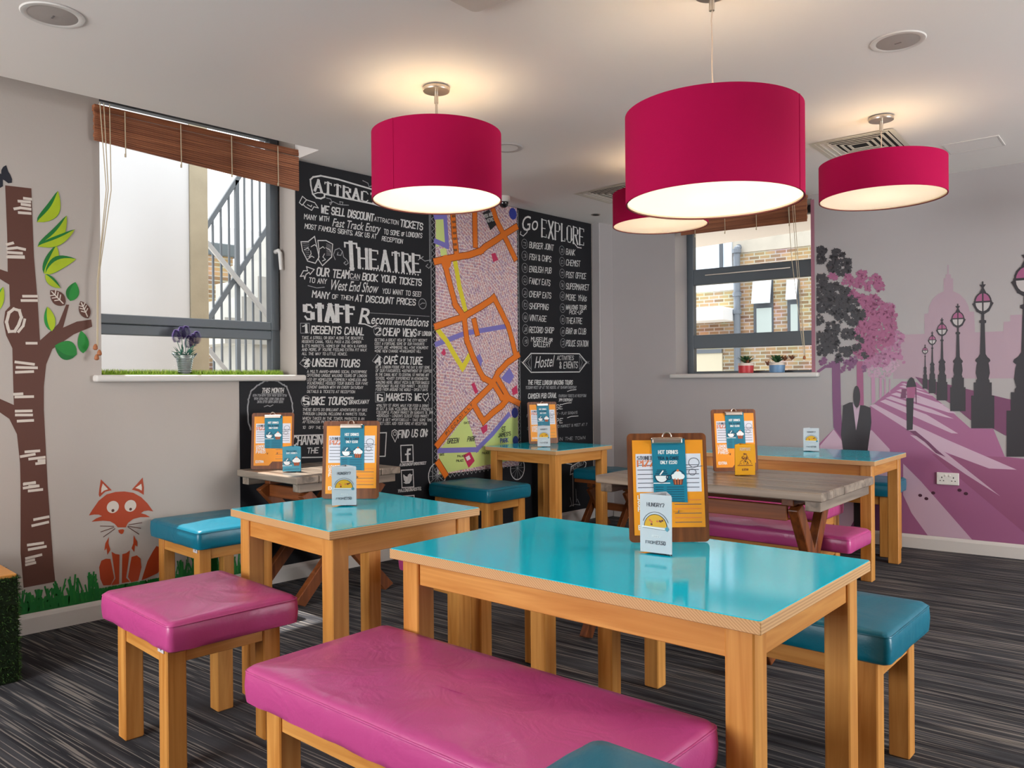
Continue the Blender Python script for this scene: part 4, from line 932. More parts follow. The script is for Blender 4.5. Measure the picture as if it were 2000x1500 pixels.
# sign post, wheels
A.pstroke([(1113, 927), (1115, 911), (1138, 898), (1144, 904), (1143, 911), (1136, 917), (1113, 927)], .008, CHALK); letters(A, 'PICCADILLY', (1116.5, 919.5), (1140, 906), 7, .005, CHALK2)
A.pstroke([(1100, 904), (1116, 907)], .007, CHALK); A.pstroke([(1128, 903), (1128, 896)], .005, CHALK2); A.pstroke([(1118, 927), (1119, 988)], .007, CHALK); A.pstroke([(1124, 955), (1125, 980)], .006, CHALK2)
A.pstroke([(1113, 972), (1116, 985), (1112, 989), (1122, 985), (1132, 986), (1127, 975)], .007, CHALK2)
for (cx, cy, r) in ((1010, 914, .085), (853, 929, .085)):
    u, v = PB.uv(cx, cy); A.ring(u, v, r, r*1.15, .008, CHALK, 1, 26)
    for k in range(12): A.stroke([(u, v), (u+r*cos(k*pi/6), v+r*1.15*sin(k*pi/6))], .003, CHALK2, 1)
A.done('events_list', cb)

# ------------------------------------------------------------------ street map poster
def mapmat():
    m, t, b = base('map_streets'); L = t.links
    tc = t.nodes.new('ShaderNodeTexCoord')
    # districts, each with its own street grid
    sep = t.nodes.new('ShaderNodeSeparateXYZ'); L.new(tc.outputs['Object'], sep.inputs[0])
    com = t.nodes.new('ShaderNodeCombineXYZ'); L.new(sep.outputs['Y'], com.inputs['X']); L.new(sep.outputs['Z'], com.inputs['Y'])
    di = t.nodes.new('ShaderNodeTexVoronoi'); di.inputs['Scale'].default_value = 4.2; L.new(com.outputs[0], di.inputs['Vector'])
    hue = t.nodes.new('ShaderNodeSeparateColor'); L.new(di.outputs['Color'], hue.inputs[0])
    an = t.nodes.new('ShaderNodeMath'); an.operation = 'MULTIPLY'; an.inputs[1].default_value = 1.4; L.new(hue.outputs[0], an.inputs[0])
    vr = t.nodes.new('ShaderNodeVectorRotate'); vr.rotation_type = 'Z_AXIS'; L.new(com.outputs[0], vr.inputs['Vector']); L.new(an.outputs[0], vr.inputs['Angle'])
    br = t.nodes.new('ShaderNodeTexBrick'); br.inputs['Scale'].default_value = 1; br.inputs['Brick Width'].default_value = .052; br.inputs['Row Height'].default_value = .024; br.inputs['Mortar Size'].default_value = .0032
    br.inputs['Color1'].default_value = lin((226, 186, 184)); br.inputs['Color2'].default_value = lin((204, 176, 196)); br.inputs['Mortar'].default_value = lin((246, 243, 240)); br.offset = .37
    L.new(vr.outputs[0], br.inputs['Vector'])
    n = t.nodes.new('ShaderNodeTexNoise'); n.inputs['Scale'].default_value = 34; n.inputs['Detail'].default_value = 6; n.inputs['Roughness'].default_value = .8; L.new(tc.outputs['Object'], n.inputs['Vector'])
    cr = t.nodes.new('ShaderNodeValToRGB'); els = cr.color_ramp.elements
    els[0].position = .32; els[0].color = lin((96, 70, 120)); els[1].position = .68; els[1].color = lin((214, 96, 110))
    for p_, c_ in ((.42, (190, 172, 196)), (.48, (236, 226, 222)), (.55, (240, 230, 224)), (.61, (226, 170, 168))):
        e = els.new(p_); e.color = lin(c_)
    L.new(n.outputs['Fac'], cr.inputs['Fac'])
    mu = t.nodes.new('ShaderNodeMix'); mu.data_type = 'RGBA'; mu.blend_type = 'MULTIPLY'; mu.inputs['Factor'].default_value = .8
    L.new(br.outputs['Color'], mu.inputs['A']); L.new(cr.outputs['Color'], mu.inputs['B'])
    n2 = t.nodes.new('ShaderNodeTexNoise'); n2.inputs['Scale'].default_value = 150; n2.inputs['Detail'].default_value = 2; L.new(tc.outputs['Object'], n2.inputs['Vector'])
    lt = t.nodes.new('ShaderNodeMath'); lt.operation = 'GREATER_THAN'; lt.inputs[1].default_value = .62; L.new(n2.outputs['Fac'], lt.inputs[0])
    dk = t.nodes.new('ShaderNodeMix'); dk.data_type = 'RGBA'; dk.inputs['B'].default_value = lin((70, 46, 60)); L.new(mu.outputs['Result'], dk.inputs['A'])
    l2 = t.nodes.new('ShaderNodeMath'); l2.operation = 'MULTIPLY'; l2.inputs[1].default_value = .65; L.new(lt.outputs[0], l2.inputs[0]); L.new(l2.outputs[0], dk.inputs['Factor'])
    c = dk.outputs['Result']
    L.new(c, b.inputs['Base Color']); b.inputs['Roughness'].default_value = .22
    return m
ORANGE, YEL, LILAC, PARK, CRIM = flat('map_orange', (228, 118, 34), .3), flat('map_yellow', (222, 206, 52), .3), flat('map_lilac', (124, 116, 186), .3), flat('map_park_green', (202, 216, 132), .3), flat('map_crimson', (196, 52, 92), .3)
mp_ = thing('street_map', 'large colourful street map poster with orange roads in the chalkboard wall', 'map', (0, 0, 0))
PM = Plane((WX, 0, 0), (0, 1, 0), (1, 0, 0), .0075)
m0, m1 = 3.985, 4.885
bm = BM(); box(bm, WX+.0036, WX+.0074, m0, m1, .572, CH-.004); mk('map_sheet', bm, mapmat(), mp_)
A = Art(PM)
def clipm(pts): return [(min(max(u, m0+.004), m1-.004), min(v, CH-.01)) for u, v in A.px(pts)]
A.poly(clipm([(846, 425), (867, 423), (867.5, 479), (846, 482)]), PARK, 1); A.poly(clipm([(858, 487), (870, 484), (872, 498), (860, 500)]), PARK, 1)
A.poly(clipm([(909, 811), (866, 868), (856, 880), (930, 877), (921, 845)]), PARK, 1); A.poly(clipm([(856, 884), (930, 881), (990, 818), (1010, 812), (1012, 896), (856, 926)]), PARK, 1)
A.poly(clipm([(927, 700), (936, 690), (941, 705), (936, 722), (928, 712)]), LILAC, 1); A.poly(clipm([(978, 738), (994, 718), (1003, 735), (994, 750), (984, 745)]), LILAC, 1)
for pts in ([(903, 889), (917, 882), (926, 900), (914, 914)], [(919, 750), (925, 747), (933, 765), (927, 770)], [(937, 836), (950, 828), (951, 840), (942, 848)], [(998, 760), (1008, 752), (1010, 768), (1000, 772)], [(958, 496), (966, 494), (972, 508), (962, 512)], [(860, 690), (866, 680), (870, 690), (866, 695)]): A.poly(clipm(pts), CRIM, 1)
A.poly(clipm([(908, 893), (915, 889), (918, 896), (911, 900)]), flat('map_pale', (232, 220, 220), .3), 2)
def road(pts, m, w, lay): A.stroke(clipm(pts), w, m, lay)
for pts in ([(846, 471), (872, 481), (868, 423), (850, 424)], [(850, 672), (907, 651), (960, 642), (990, 637)], [(857, 880), (930, 878), (960, 848), (992, 810)]): road(pts, LILAC, .04, 2)
for pts in ([(888, 514), (896, 560), (909, 612)], [(872, 668), (888, 696), (902, 719), (915, 696)], [(852, 642), (866, 660)]): road(pts, YEL, .045, 3)
roads = ([(882.5, 412), (886, 460), (891, 502)], [(925.5, 404), (926, 440), (927, 478)], [(959, 401), (968, 430), (982, 458), (1004, 504)], [(846, 510), (870, 506), (891, 502), (915, 498), (938, 490), (947, 482), (966, 470), (982, 459), (1006, 444)], [(864, 508), (870, 526), (880, 565), (888, 595), (905, 619)],
         [(847, 637), (880, 627), (905, 619), (912, 614), (938, 599), (962, 583)], [(905, 619), (910.5, 665), (923, 698), (935, 724), (943, 738), (961, 748)], [(963, 581), (979, 612), (991, 637), (999, 665), (1006, 695)], [(961, 748), (972, 727), (990, 708), (1010, 694)], [(854, 868), (888, 825), (923, 788), (961, 750)],
         [(963, 750), (979, 776), (991, 777), (1012, 787)], [(970, 739), (980, 756), (991, 776)], [(923, 788), (934, 808), (943, 823), (960, 807), (979, 792), (991, 778)], [(855, 905), (868, 926)], [(925, 628), (930, 650)])
for pts in roads: road(pts, flat('map_road_edge', (120, 56, 22), .3), .058, 4)
for pts in roads: road(pts, ORANGE, .048, 5)
for (x, y, r) in ((870, 512, .05), (1001, 418, .045), (1006, 806, .04), (1009, 860, .035)):
    u, v = PM.uv(x, y); A.ell(min(u, m1-r-.004), v, r, r*1.1, ORANGE if x < 900 else flat('map_blue', (48, 60, 150), .3), 5)
A.poly(clipm([(941, 416), (954, 409.5), (968, 439), (956.5, 450)]), flat('map_black', (32, 32, 36), .4), 6)
letters(A, 'YOU ARE', (945, 426), (961, 421), 6, .005, CHALK, 'plain', 7); letters(A, 'HERE', (949, 435), (963, 431), 6, .005, CHALK, 'plain', 7)
MT = flat('map_text', (60, 62, 50), .4)
letters(A, 'GREEN', (872, 866), (893, 864.5), 9, .006, MT, 'slant', 6); letters(A, 'PARK', (911, 862), (926, 861), 9, .006, MT, 'slant', 6)
letters(A, 'ST', (979, 843), (986, 842), 9, .006, MT, 'plain', 6); letters(A, "JAMES'S", (972, 854), (996, 850), 7, .006, MT, 'plain', 6); letters(A, 'PARK', (976, 865), (991, 863), 8, .006, flat('map_blue', (48, 60, 150), .3), 'plain', 6)
for i, ch in enumerate('PICCADILLY'):
    x, y = 872+i*5.3, 847-i*6.1; letters(A, ch, (x-1.3, y+2.6), (x+1.6, y-.4), 5, .005, MT, 'plain', 6)
for x, y, w in ((905, 828, 12), (892, 893, 16), (890, 902, 14), (940, 887, 14), (858, 890, 8)): letters(A, 'PALACE' if w > 13 else 'GATE', (x, y), (x+w, y-1), 4, .003, MT, 'plain', 6)
for i in range(7): letters(A, 'ROAD', (882-.2+i*.6, 425+i*11), (888+i*.6, 424+i*11), 4, .003, MT, 'plain', 6)
A.done('map_print', mp_)
A = Art(PM)   # zig-zag frame
def zig(x0, y0, x1, y1, n, amp):
    (u0, v0), (u1, v1) = PM.uv(x0, y0), PM.uv(x1, y1)
    A.stroke([(u0+(u1-u0)*i/n+(amp if (i % 2) else -amp)*(abs(v1-v0) > abs(u1-u0)), v0+(v1-v0)*i/n+(amp if (i % 2) else -amp)*(abs(v1-v0) <= abs(u1-u0))) for i in range(n+1)], .004, CHALK2, 0)
zig(844.2, 416, 850.5, 930, 84, .014); zig(1008.2, 413, 1014.5, 905, 72, .012); zig(852, 933, 1012, 906, 40, .014)
A.pstroke([(1010.2, 411), (1016.5, 910)], .006, CHALK2); 
A.done('zigzag_border', mp_)

# ------------------------------------------------------------------ left wall paintings
PA = Plane((WX, 0, 0), (0, 1, 0), (1, 0, 0), .0012)
BROWN = flat('mural_brown', (92, 54, 42), .6); PALEW = flat('mural_offwhite', (214, 202, 190), .7); FOX = flat('mural_fox_orange', (172, 62, 22), .55)
DGREEN = flat('mural_dark_green', (10, 112, 40), .6, .15); LGREEN = flat('mural_lime', (166, 186, 22), .6, .15); MGREEN = flat('mural_mid_green', (30, 136, 50), .6, .2); NAVY = flat('mural_navy', (28, 30, 42), .6)
def zl(X, Y): return .3*X, 500+.3*Y
def zf(X, Y): return 170+.17333*X, 900+.17333*Y
def ze(X, Y): return .13333*X, 310+.13333*Y
tree = thing('tree_mural', 'painted brown tree with white bark marks and green leaves on the wall', 'wall painting')
A = Art(PA)
A.ppoly([(10, 362), (61, 368), (66, 500), (73.5, 590), (78, 665), (105, 641), (114, 632), (129, 595), (135, 595), (123, 640), (150, 628), (178, 624), (180, 638), (144, 653), (102, 682), (90, 712), (85.5, 755), (85.5, 800), (88.5, 860), (93, 950), (98, 1020), (104, 1100), (108, 1136), (46, 1148), (40, 1080), (40, 950), (39, 905), (33, 848), (18, 818), (-20, 792), (-40, 790), (-40, 762), (-10, 772), (0, 779), (27, 791), (25.5, 740), (24, 680), (12, 655), (7, 630), (10, 608), (19.5, 598), (18, 556), (0, 545), (-30, 520), (-30, 505), (0, 526), (15, 531), (14, 460)], BROWN, 0)
A.done('painted_trunk', tree)
A = Art(PA); wb_ = .0135
for f_, segs in ((zl, [(150, 262, 240, 262), (140, 290, 240, 290), (172, 568, 238, 568), (100, 690, 220, 705), (108, 725, 240, 728), (103, 757, 215, 752), (90, 900, 145, 897), (100, 918, 215, 915), (102, 1010, 205, 1008), (103, 1035, 208, 1035), (115, 1075, 215, 1070), (165, 1275, 255, 1268), (135, 1306, 225, 1290), (190, 1322, 290, 1310), (250, 1333, 290, 1330), (235, 1352, 290, 1346), (155, 1486, 225, 1474), (190, 1500, 245, 1496), (55, 3, 155, 5)]),
                 (ze, [(350, 580, 460, 595), (270, 622, 440, 635), (315, 668, 440, 685), (210, 735, 300, 720), (300, 720, 445, 740), (275, 790, 445, 802), (100, 1258, 190, 1235), (105, 1320, 250, 1305), (250, 1305, 365, 1330), (110, 1372, 320, 1385), (105, 1440, 350, 1447)]),
                 (lambda x, y: (.35*x, 900+.35*y), [(135, 128, 195, 122), (132, 152, 215, 140), (160, 168, 235, 160), (190, 328, 270, 312), (180, 362, 268, 342), (155, 470, 240, 458), (160, 495, 255, 478), (145, 545, 230, 524), (145, 562, 190, 552), (145, 580, 196, 568)])):
    for x0, y0, x1, y1 in segs: A.pstroke([f_(x0, y0), f_(x1, y1)], wb_, PALEW, 2, .3)
A.pstroke(zz(zl, [(52, 470), (42, 430), (58, 370), (90, 345), (125, 355), (138, 400), (120, 450), (95, 490), (60, 492), (52, 470)]), .014, PALEW, 2); A.pstroke(zz(zl, [(160, 415), (150, 455), (120, 492)]), .012, PALEW, 2)
A.done('bark_marks', tree)
def leafp(bx, by, tx, ty, wd, m1, m2, lay, bend=.0, vein=None):
    A = Art(PA); L = math.hypot(tx-bx, ty-by); ux, uy = (tx-bx)/L, (ty-by)/L; nx, ny = -uy, ux
    def outl(k0, k1):
        up, lo = [], []
        for i in range(11):
            s_ = i/10; w = math.sin(pi*s_**.85)**.8*wd; b_ = bend*math.sin(pi*s_)*L
            up.append((bx+ux*L*s_+nx*(b_+w*k0), by+uy*L*s_+ny*(b_+w*k0))); lo.append((bx+ux*L*s_+nx*(b_+w*k1), by+uy*L*s_+ny*(b_+w*k1)))
        return up+lo[::-1][1:-1]
    A.ppoly(outl(-1, 1), m1, lay)
    if m2: A.ppoly(outl(-.45, .95), m2, lay+1)
    if vein:
        A.pstroke([(bx+ux*L*.12, by+uy*L*.12), (bx+ux*L*.9, by+uy*L*.9)], .006, vein, lay+2)
        for s_ in (.35, .52, .68):
            for k in (-1, 1): A.pstroke([(bx+ux*L*s_, by+uy*L*s_), (bx+ux*L*(s_+.14)+nx*wd*.6*k, by+uy*L*(s_+.14)+ny*wd*.6*k)], .005, vein, lay+2)
    return A.done('painted_leaf', tree)
for i, q_ in enumerate(((72, 434, 113, 373, 15, DGREEN, LGREEN, .16), (73, 482, 130, 421, 14, DGREEN, LGREEN, .14), (75, 480, 146, 448, 10, DGREEN, LGREEN, .08), (86, 535, 110, 479, 14, DGREEN, LGREEN, .06), (88, 535, 148, 506, 14, DGREEN, LGREEN, -.12), (88, 536, 118, 563, 8, DGREEN, LGREEN, .05),
                       (137, 588, 147, 551, 13, DGREEN, MGREEN, 0), (101, 647, 92, 599, 11, MGREEN, LGREEN, 0), (162, 690, 158, 646, 11, MGREEN, None, .05), (150, 692, 107, 675, 19, DGREEN, MGREEN, 0), (126, 596, 98, 567, 13, BROWN, None, 0), (172, 622, 157, 588, 11, BROWN, None, 0), (-8, 610, 6, 560, 9, MGREEN, LGREEN, 0))):
    leafp(*q_[:5], q_[5], q_[6], 3+(i % 3)*3, q_[7], PALEW if q_[5] is BROWN else None)
A = Art(PA); A.ppoly([(-4, 336), (2, 340), (2.5, 332), (6, 326), (12, 322.5), (16, 335), (20, 341), (23.5, 350), (23, 357), (16, 358), (8, 352), (5.5, 351), (5.5, 364), (0, 367), (-6, 360), (-4, 350)], NAVY, 0)
tag(A.done('butterfly_mural'), 'dark navy butterfly painted above the brown tree trunk', 'wall painting')
# fox
fox = thing('fox_mural', 'orange fox with round eyes painted sitting on the wall', 'wall painting')
A = Art(PA)
A.ppoly(zz(zf, [(20, 615), (60, 550), (130, 450), (220, 378), (320, 350), (420, 345), (520, 360), (610, 410), (680, 480), (745, 570), (690, 560), (640, 566), (606, 590), (660, 605), (710, 635), (600, 635), (520, 655), (460, 700), (435, 750), (345, 750), (310, 710), (260, 682), (180, 675), (50, 686), (100, 650), (168, 622), (130, 606), (80, 605)]), FOX, 0)
A.done('painted_head', fox)
A = Art(PA)
def fell(X, Y, r, m, lay):
    (u, v), (u2, v2), (u3, v3) = PA.uv(*zf(X, Y)), PA.uv(*zf(X+r, Y)), PA.uv(*zf(X, Y-r)); A.ell(u, v, abs(u2-u), abs(v3-v), m, lay, 28)
fell(290, 520, 68, PALEW, 2); fell(488, 507, 66, PALEW, 2); fell(290, 560, 17, BROWN, 3); fell(489, 545, 16, BROWN, 3)
A.done('painted_eyes', fox)
A = Art(PA)
for o_, i_ in (([(155, 208), (278, 332), (205, 347), (140, 408), (131, 380), (140, 300)], [(176, 255), (236, 320), (190, 336), (158, 362), (160, 312)]), ([(626, 188), (503, 325), (575, 345), (638, 384), (640, 300)], [(610, 258), (543, 306), (585, 318), (615, 336), (618, 300)])):
    A = Art(PA); A.ppoly(zz(zf, o_), FOX, 0); A.ppoly(zz(zf, i_), PALEW, 2); A.done('painted_ear', fox)
A = Art(PA); A.ppoly(zz(zf, [(350, 782), (375, 772), (405, 770), (418, 785), (404, 820), (382, 826), (358, 808)]), FOX, 0)
for pts in ([(150, 735), (297, 738)], [(155, 800), (302, 750)], [(185, 857), (312, 765)], [(470, 720), (616, 697)], [(460, 736), (602, 760)], [(460, 746), (582, 826)]): A.pstroke(zz(zf, pts), .004, BROWN, 1)
A.done('painted_muzzle', fox)
A = Art(PA)
for pts in ([(246, 858), (205, 930), (194, 1012), (220, 985), (228, 1060), (262, 1005), (240, 930)], [(524, 838), (562, 910), (566, 967), (540, 950), (530, 1028), (500, 985), (520, 930)], [(275, 1025), (320, 1050), (365, 1056), (361, 1388), (285, 1400), (272, 1395), (318, 1325)], [(482, 1008), (440, 1040), (396, 1052), (390, 1378), (485, 1362), (440, 1318)],
            [(160, 1125), (210, 1103), (262, 1105), (306, 1320), (266, 1400), (182, 1405), (148, 1330), (135, 1200)], [(500, 1083), (560, 1065), (600, 1100), (612, 1200), (577, 1350), (495, 1368), (460, 1310), (482, 1180)], [(780, 960), (740, 1020), (680, 1130), (630, 1290), (612, 1348), (700, 1310), (800, 1262), (860, 1150), (900, 1040), (860, 985)]): A.ppoly(zz(zf, pts), FOX, 0)
A.done('painted_body', fox)
# brushed grass along the skirting
A = Art(PA); rg = random.Random(3)
A.poly([(.9, .103), (2.385, .103), (2.385, .155), (.9, .165)], DGREEN, 0)
GR = [flat('mural_grass_a', (14, 100, 34), .6), flat('mural_grass_b', (28, 124, 44), .6), DGREEN]
for i in range(520):
    u = rg.uniform(.9, 2.38); k = .035 if u < 1.6 else .045; h = .15+rg.random()**1.6*(.075 + .05*abs(sin(u*5)))
    if abs(u-1.72) < .17: h = min(h, .165)
    A.stroke([(u, .115), (u+rg.uniform(-.008, .008), (h+.12)/2), (u+rg.uniform(-.016, .016), h)], rg.uniform(.005, .012), GR[i % 3], 1+i % 3, .2)
tag(A.done('grass_mural'), 'strip of brushed green grass painted above the skirting under the tree and fox', 'wall painting')

# ------------------------------------------------------------------ riverside mural on the far wall
PR = Plane(OB, UB, NB, .0012)
mu = thing('riverside_mural', 'plum and grey riverside promenade painting covering the far wall beside the window', 'wall painting')
MAUVE, PLUM, MID, PALEP, BLK = flat('mural_mauve', (170, 144, 155), .45), flat('mural_plum', (112, 60, 92), .45), flat('mural_rose', (158, 96, 134), .45), flat('mural_pale_pink', (198, 168, 186), .45), flat('mural_charcoal', (44, 39, 44), .45)
PINK2, TRK1, LILP = flat('mural_magenta', (158, 84, 122), .45), flat('mural_violet', (124, 72, 114), .45), flat('mural_soft_pink', (184, 136, 164), .45)
def zm(X, Y): return 1580+.29333*X, 460+.29333*Y
def zr(X, Y): return 1580+.26667*X, 700+.26667*Y
A = Art(PR)
A.ppoly(zz(zm, [(560, 955), (575, 662), (770, 655), (768, 522), (795, 517), (800, 470), (822, 425), (858, 390), (897, 372), (897, 285), (910, 285), (910, 260), (922, 258), (922, 195), (930, 195), (930, 258), (945, 258), (945, 285), (960, 285), (960, 370), (1005, 392), (1042, 430), (1062, 470), (1070, 507), (1100, 507), (1105, 645), (1295, 637), (1297, 575), (1340, 572), (1340, 530), (1480, 524), (1480, 950)]), MAUVE, 0)
A.done('painted_skyline', mu)
A = Art(PR)
def bottom(pts): return [(u, max(v, .1035)) for u, v in A.px(pts)]
A.poly(bottom(zz(zr, [(680, 168), (790, 175), (850, 230), (1040, 385), (1180, 510), (1350, 515), (1435, 720), (1640, 740), (1640, 1420), (60, 1300), (60, 640), (180, 520), (460, 345)])), MID, 1)
for pts in ([(445, 345), (482, 335), (760, 480), (1000, 590), (1522, 815), (1320, 806), (980, 680), (720, 520)], [(740, 560), (800, 570), (1000, 690), (1402, 1010), (1150, 850), (930, 700)], [(520, 315), (560, 300), (860, 410), (1092, 550), (1045, 548), (800, 440)], [(560, 290), (600, 276), (900, 372), (1062, 442), (1000, 430), (850, 388)], [(600, 262), (640, 250), (950, 322), (1082, 405), (1020, 396)],
            [(640, 235), (672, 225), (1005, 345), (960, 336)], [(660, 206), (692, 198), (925, 277), (880, 270)], [(675, 186), (700, 182), (850, 235), (820, 232)], [(690, 770), (820, 900), (1195, 1338), (870, 1300), (750, 1130), (690, 1000)], [(460, 525), (592, 665), (620, 1310), (80, 1300), (80, 640), (182, 520), (240, 600)]): A.poly(bottom(zz(zr, pts)), PALEP, 2)
A.poly(bottom(zz(zr, [(440, 1000), (560, 1110), (580, 1290), (300, 1270)])), TRK1, 3)
A.poly(bottom(zz(zr, [(900, 700), (1000, 790), (1640, 1330), (1640, 760), (1560, 738), (1435, 722)])), flat('mural_rose_shaded', (146, 84, 118), .45), 1.5)  # dimmer light on the lower right of the mural, painted as darker rose
A.ppoly(zz(zr, [(778, 134), (1100, 210), (1450, 295), (1640, 330), (1640, 640), (1430, 560), (1350, 515), (1180, 450), (1035, 330), (850, 218)]), PLUM, 2)
for x, y in ((815, 1003), (860, 1027), (910, 985), (1103, 965), (1150, 990)): u, v = PR.uv(*zr(x, y)); A.ell(u, v, .014, .012, flat('mural_paw', (72, 36, 54), .45), 4, 10)
A.done('painted_promenade', mu)
for pts, m, lay in (([(168, 20), (228, 20), (236, 400), (250, 600), (180, 505), (172, 300)], TRK1, 3), ([(350, 20), (396, 20), (402, 345), (352, 345)], PINK2, 3), ([(456, 110), (482, 110), (488, 315), (460, 335)], LILP, 3), ([(517, 140), (534, 140), (534, 285), (516, 290)], LILP, 3), ([(552, 150), (562, 150), (562, 265), (552, 270)], LILP, 3), ([(588, 150), (596, 150), (596, 250), (588, 252)], LILP, 3)):
    A = Art(PR); A.ppoly(zz(zr, pts), m, lay)
    if m is TRK1: A.pstroke(zz(zr, [(200, 60), (120, 60), (70, 95)]), .02, TRK1, lay)
    A.done('painted_tree_trunk', mu)
def ztm(X, Y): return 1580+.18*X, 470+.18*Y
def crown(name, blobs, m, lay, seed, size=13, dens=1.5):
    A = Art(PR); r2 = random.Random(seed)
    for bx, by, br in blobs:
        br *= 1.1; n = int(dens*(br/size)**2*2.4)
        for i in range(n):
            a_ = r2.uniform(0, 2*pi); d_2 = br*math.sqrt(r2.random()); cx, cy = bx+d_2*cos(a_), by+d_2*sin(a_); s_ = size*r2.uniform(.8, 1.5); ph = r2.uniform(0, 6)
            pts = [ztm(max(82, cx+s_*(1 if k % 2 else .55)*cos(ph+k*pi/5)), cy+s_*(1 if k % 2 else .55)*sin(ph+k*pi/5)) for k in range(10)]
            A.ppoly(pts, m, lay+(i % 4)*.12)
    o = A.done(name, mu)
    return o
crown('painted_tree_crown', [(800, 1380, 110), (900, 1350, 70), (700, 1420, 60)], flat('mural_blush', (190, 152, 172), .45), 3.0, 1, 9, .55)
crown('painted_tree_crown', [(870, 740, 60), (970, 1050, 62), (900, 1200, 90), (800, 1280, 80), (980, 1250, 36), (700, 1300, 70), (640, 1330, 50), (1032, 1330, 14)], flat('mural_dusty_pink', (172, 112, 146), .45), 4.0, 2, 17, 1.2)
crown('painted_tree_crown', [(575, 385, 52), (545, 465, 52), (720, 430, 62), (765, 500, 52), (640, 500, 40), (470, 590, 50), (560, 640, 60), (690, 660, 70), (700, 720, 100), (850, 790, 95), (790, 900, 110), (650, 860, 100), (600, 1000, 100), (700, 1100, 110), (850, 1050, 80), (890, 920, 60), (560, 1200, 70), (640, 1200, 70), (420, 430, 60), (260, 400, 40)], PINK2, 5.0, 3, 21, 1.5)
crown('painted_tree_crown', [(150, 1310, 40), (230, 1340, 30), (440, 1340, 55), (370, 1400, 28), (600, 1390, 28), (330, 1300, 40), (480, 1300, 40)], TRK1, 6.0, 4, 16, 1.0)
crown('painted_tree_crown', [(135, 120, 52), (130, 205, 42), (310, 160, 66), (280, 270, 70), (410, 230, 45), (420, 310, 40), (345, 350, 34), (140, 430, 58), (150, 540, 85), (280, 570, 110), (390, 560, 50), (150, 700, 80), (300, 700, 100), (450, 700, 85), (545, 800, 62), (480, 860, 60), (110, 860, 50), (250, 960, 75), (140, 1060, 75), (240, 1120, 85), (430, 1010, 60), (400, 1190, 58), (545, 1080, 42), (510, 1160, 40), (320, 1275, 36), (150, 1190, 58), (615, 1240, 30), (350, 820, 60)], BLK, 7.0, 5, 22, 1.5)
# the strolling figures and the embankment lamps are painted silhouettes
A = Art(PR); u, v = PR.uv(*zr(350, 280)); u2 = PR.uv(*zr(376, 280))[0]; v2 = PR.uv(*zr(350, 200))[1]
A.ell(u, v, u2-u, v2-v, BLK, 9); A.ppoly(zz(zr, [(250, 345), (300, 322), (322, 322), (335, 430), (345, 525), (360, 440), (375, 342), (410, 345), (452, 362), (458, 470), (432, 665), (425, 800), (400, 1230), (330, 1230), (330, 760), (250, 665), (236, 560), (245, 430)]), BLK, 9)
A.ppoly(zz(zr, [(322, 325), (350, 370), (376, 340), (362, 440), (346, 527), (333, 420)]), PALEP, 10)
A.done('painted_man', mu)
A = Art(PR)
for pts, m in (([(712, 212), (722, 170), (738, 145), (752, 137), (768, 148), (780, 180), (788, 208), (750, 216)], BLK), ([(716, 212), (786, 208), (772, 292), (720, 294)], PINK2), ([(714, 290), (768, 290), (764, 400), (760, 522), (718, 526)], BLK), ([(682, 224), (713, 222), (711, 292), (672, 292)], PLUM), ([(778, 212), (788, 214), (790, 334), (783, 332)], PLUM), ([(735, 530), (780, 530), (880, 612), (940, 670), (1002, 722), (930, 692), (850, 612)], PLUM)): A.ppoly(zz(zr, pts), m, 9)
A.done('painted_woman', mu)
PROF = [(0, 1), (.225, 1), (.225, .78), (.315, .78), (.315, .6), (.33, .58), (.34, .5), (.38, .62), (.43, .55), (.45, .5), (.462, .66), (.475, .62), (.49, .4), (.51, .25), (.64, .2), (.72, .17), (.725, .3), (.74, .3), (.745, .13), (.80, .12)]
for cx, yb, yt, hw in ((2004, 892, 492, 38), (1919.6, 836.5, 552, 22.5), (1871, 803, 595, 15), (1840, 782, 622, 10.5), (1821, 768, 648, 7), (1807, 759, 673, 4.8)):
    A = Art(PR); Ht = yb-yt
    pts = [(cx+hw*k, yb-Ht*s_) for s_, k in PROF]+[(cx-hw*k, yb-Ht*s_) for s_, k in PROF[::-1]]
    A.ppoly(pts, BLK, 8)
    (uc, vc), (u2, _), (_, v2) = PR.uv(cx, yb-Ht*.865), PR.uv(cx+Ht*.056, yb-Ht*.865), PR.uv(cx, yb-Ht*(.865+.066)); ru, rv = u2-uc, v2-vc; w = rv*.14
    A.ell(uc, vc, ru, rv, flat('mural_globe_grey', (186, 178, 176), .45), 8.3, 24); A.ell(uc, vc+rv*.08, ru*.95, rv*.9, PINK2, 8.5, 14, 0, 180)
    A.ring(uc, vc, ru, rv, w, BLK, 8.8); A.stroke([(uc-ru, vc+rv*.05), (uc+ru, vc+rv*.05)], w*1.3, BLK, 8.8); A.stroke([(uc, vc-rv), (uc, vc+rv*2.1)], w, BLK, 8.8)
    A.stroke([(uc-ru*1.0, vc), (uc-ru*1.2, vc-rv*.15), (uc-ru*.7, vc-rv*.9), (uc, vc-rv*1.25), (uc+ru*.7, vc-rv*.9), (uc+ru*1.2, vc-rv*.15), (uc+ru, vc)], w, BLK, 8.8)
    A.poly([(uc-ru*.45, vc+rv*.95), (uc+ru*.45, vc+rv*.95), (uc+ru*.12, vc+rv*1.5), (uc+ru*.4, vc+rv*1.85), (uc-ru*.4, vc+rv*1.85), (uc-ru*.12, vc+rv*1.5)], BLK, 8.8)
    A.done('painted_street_lamp', mu)

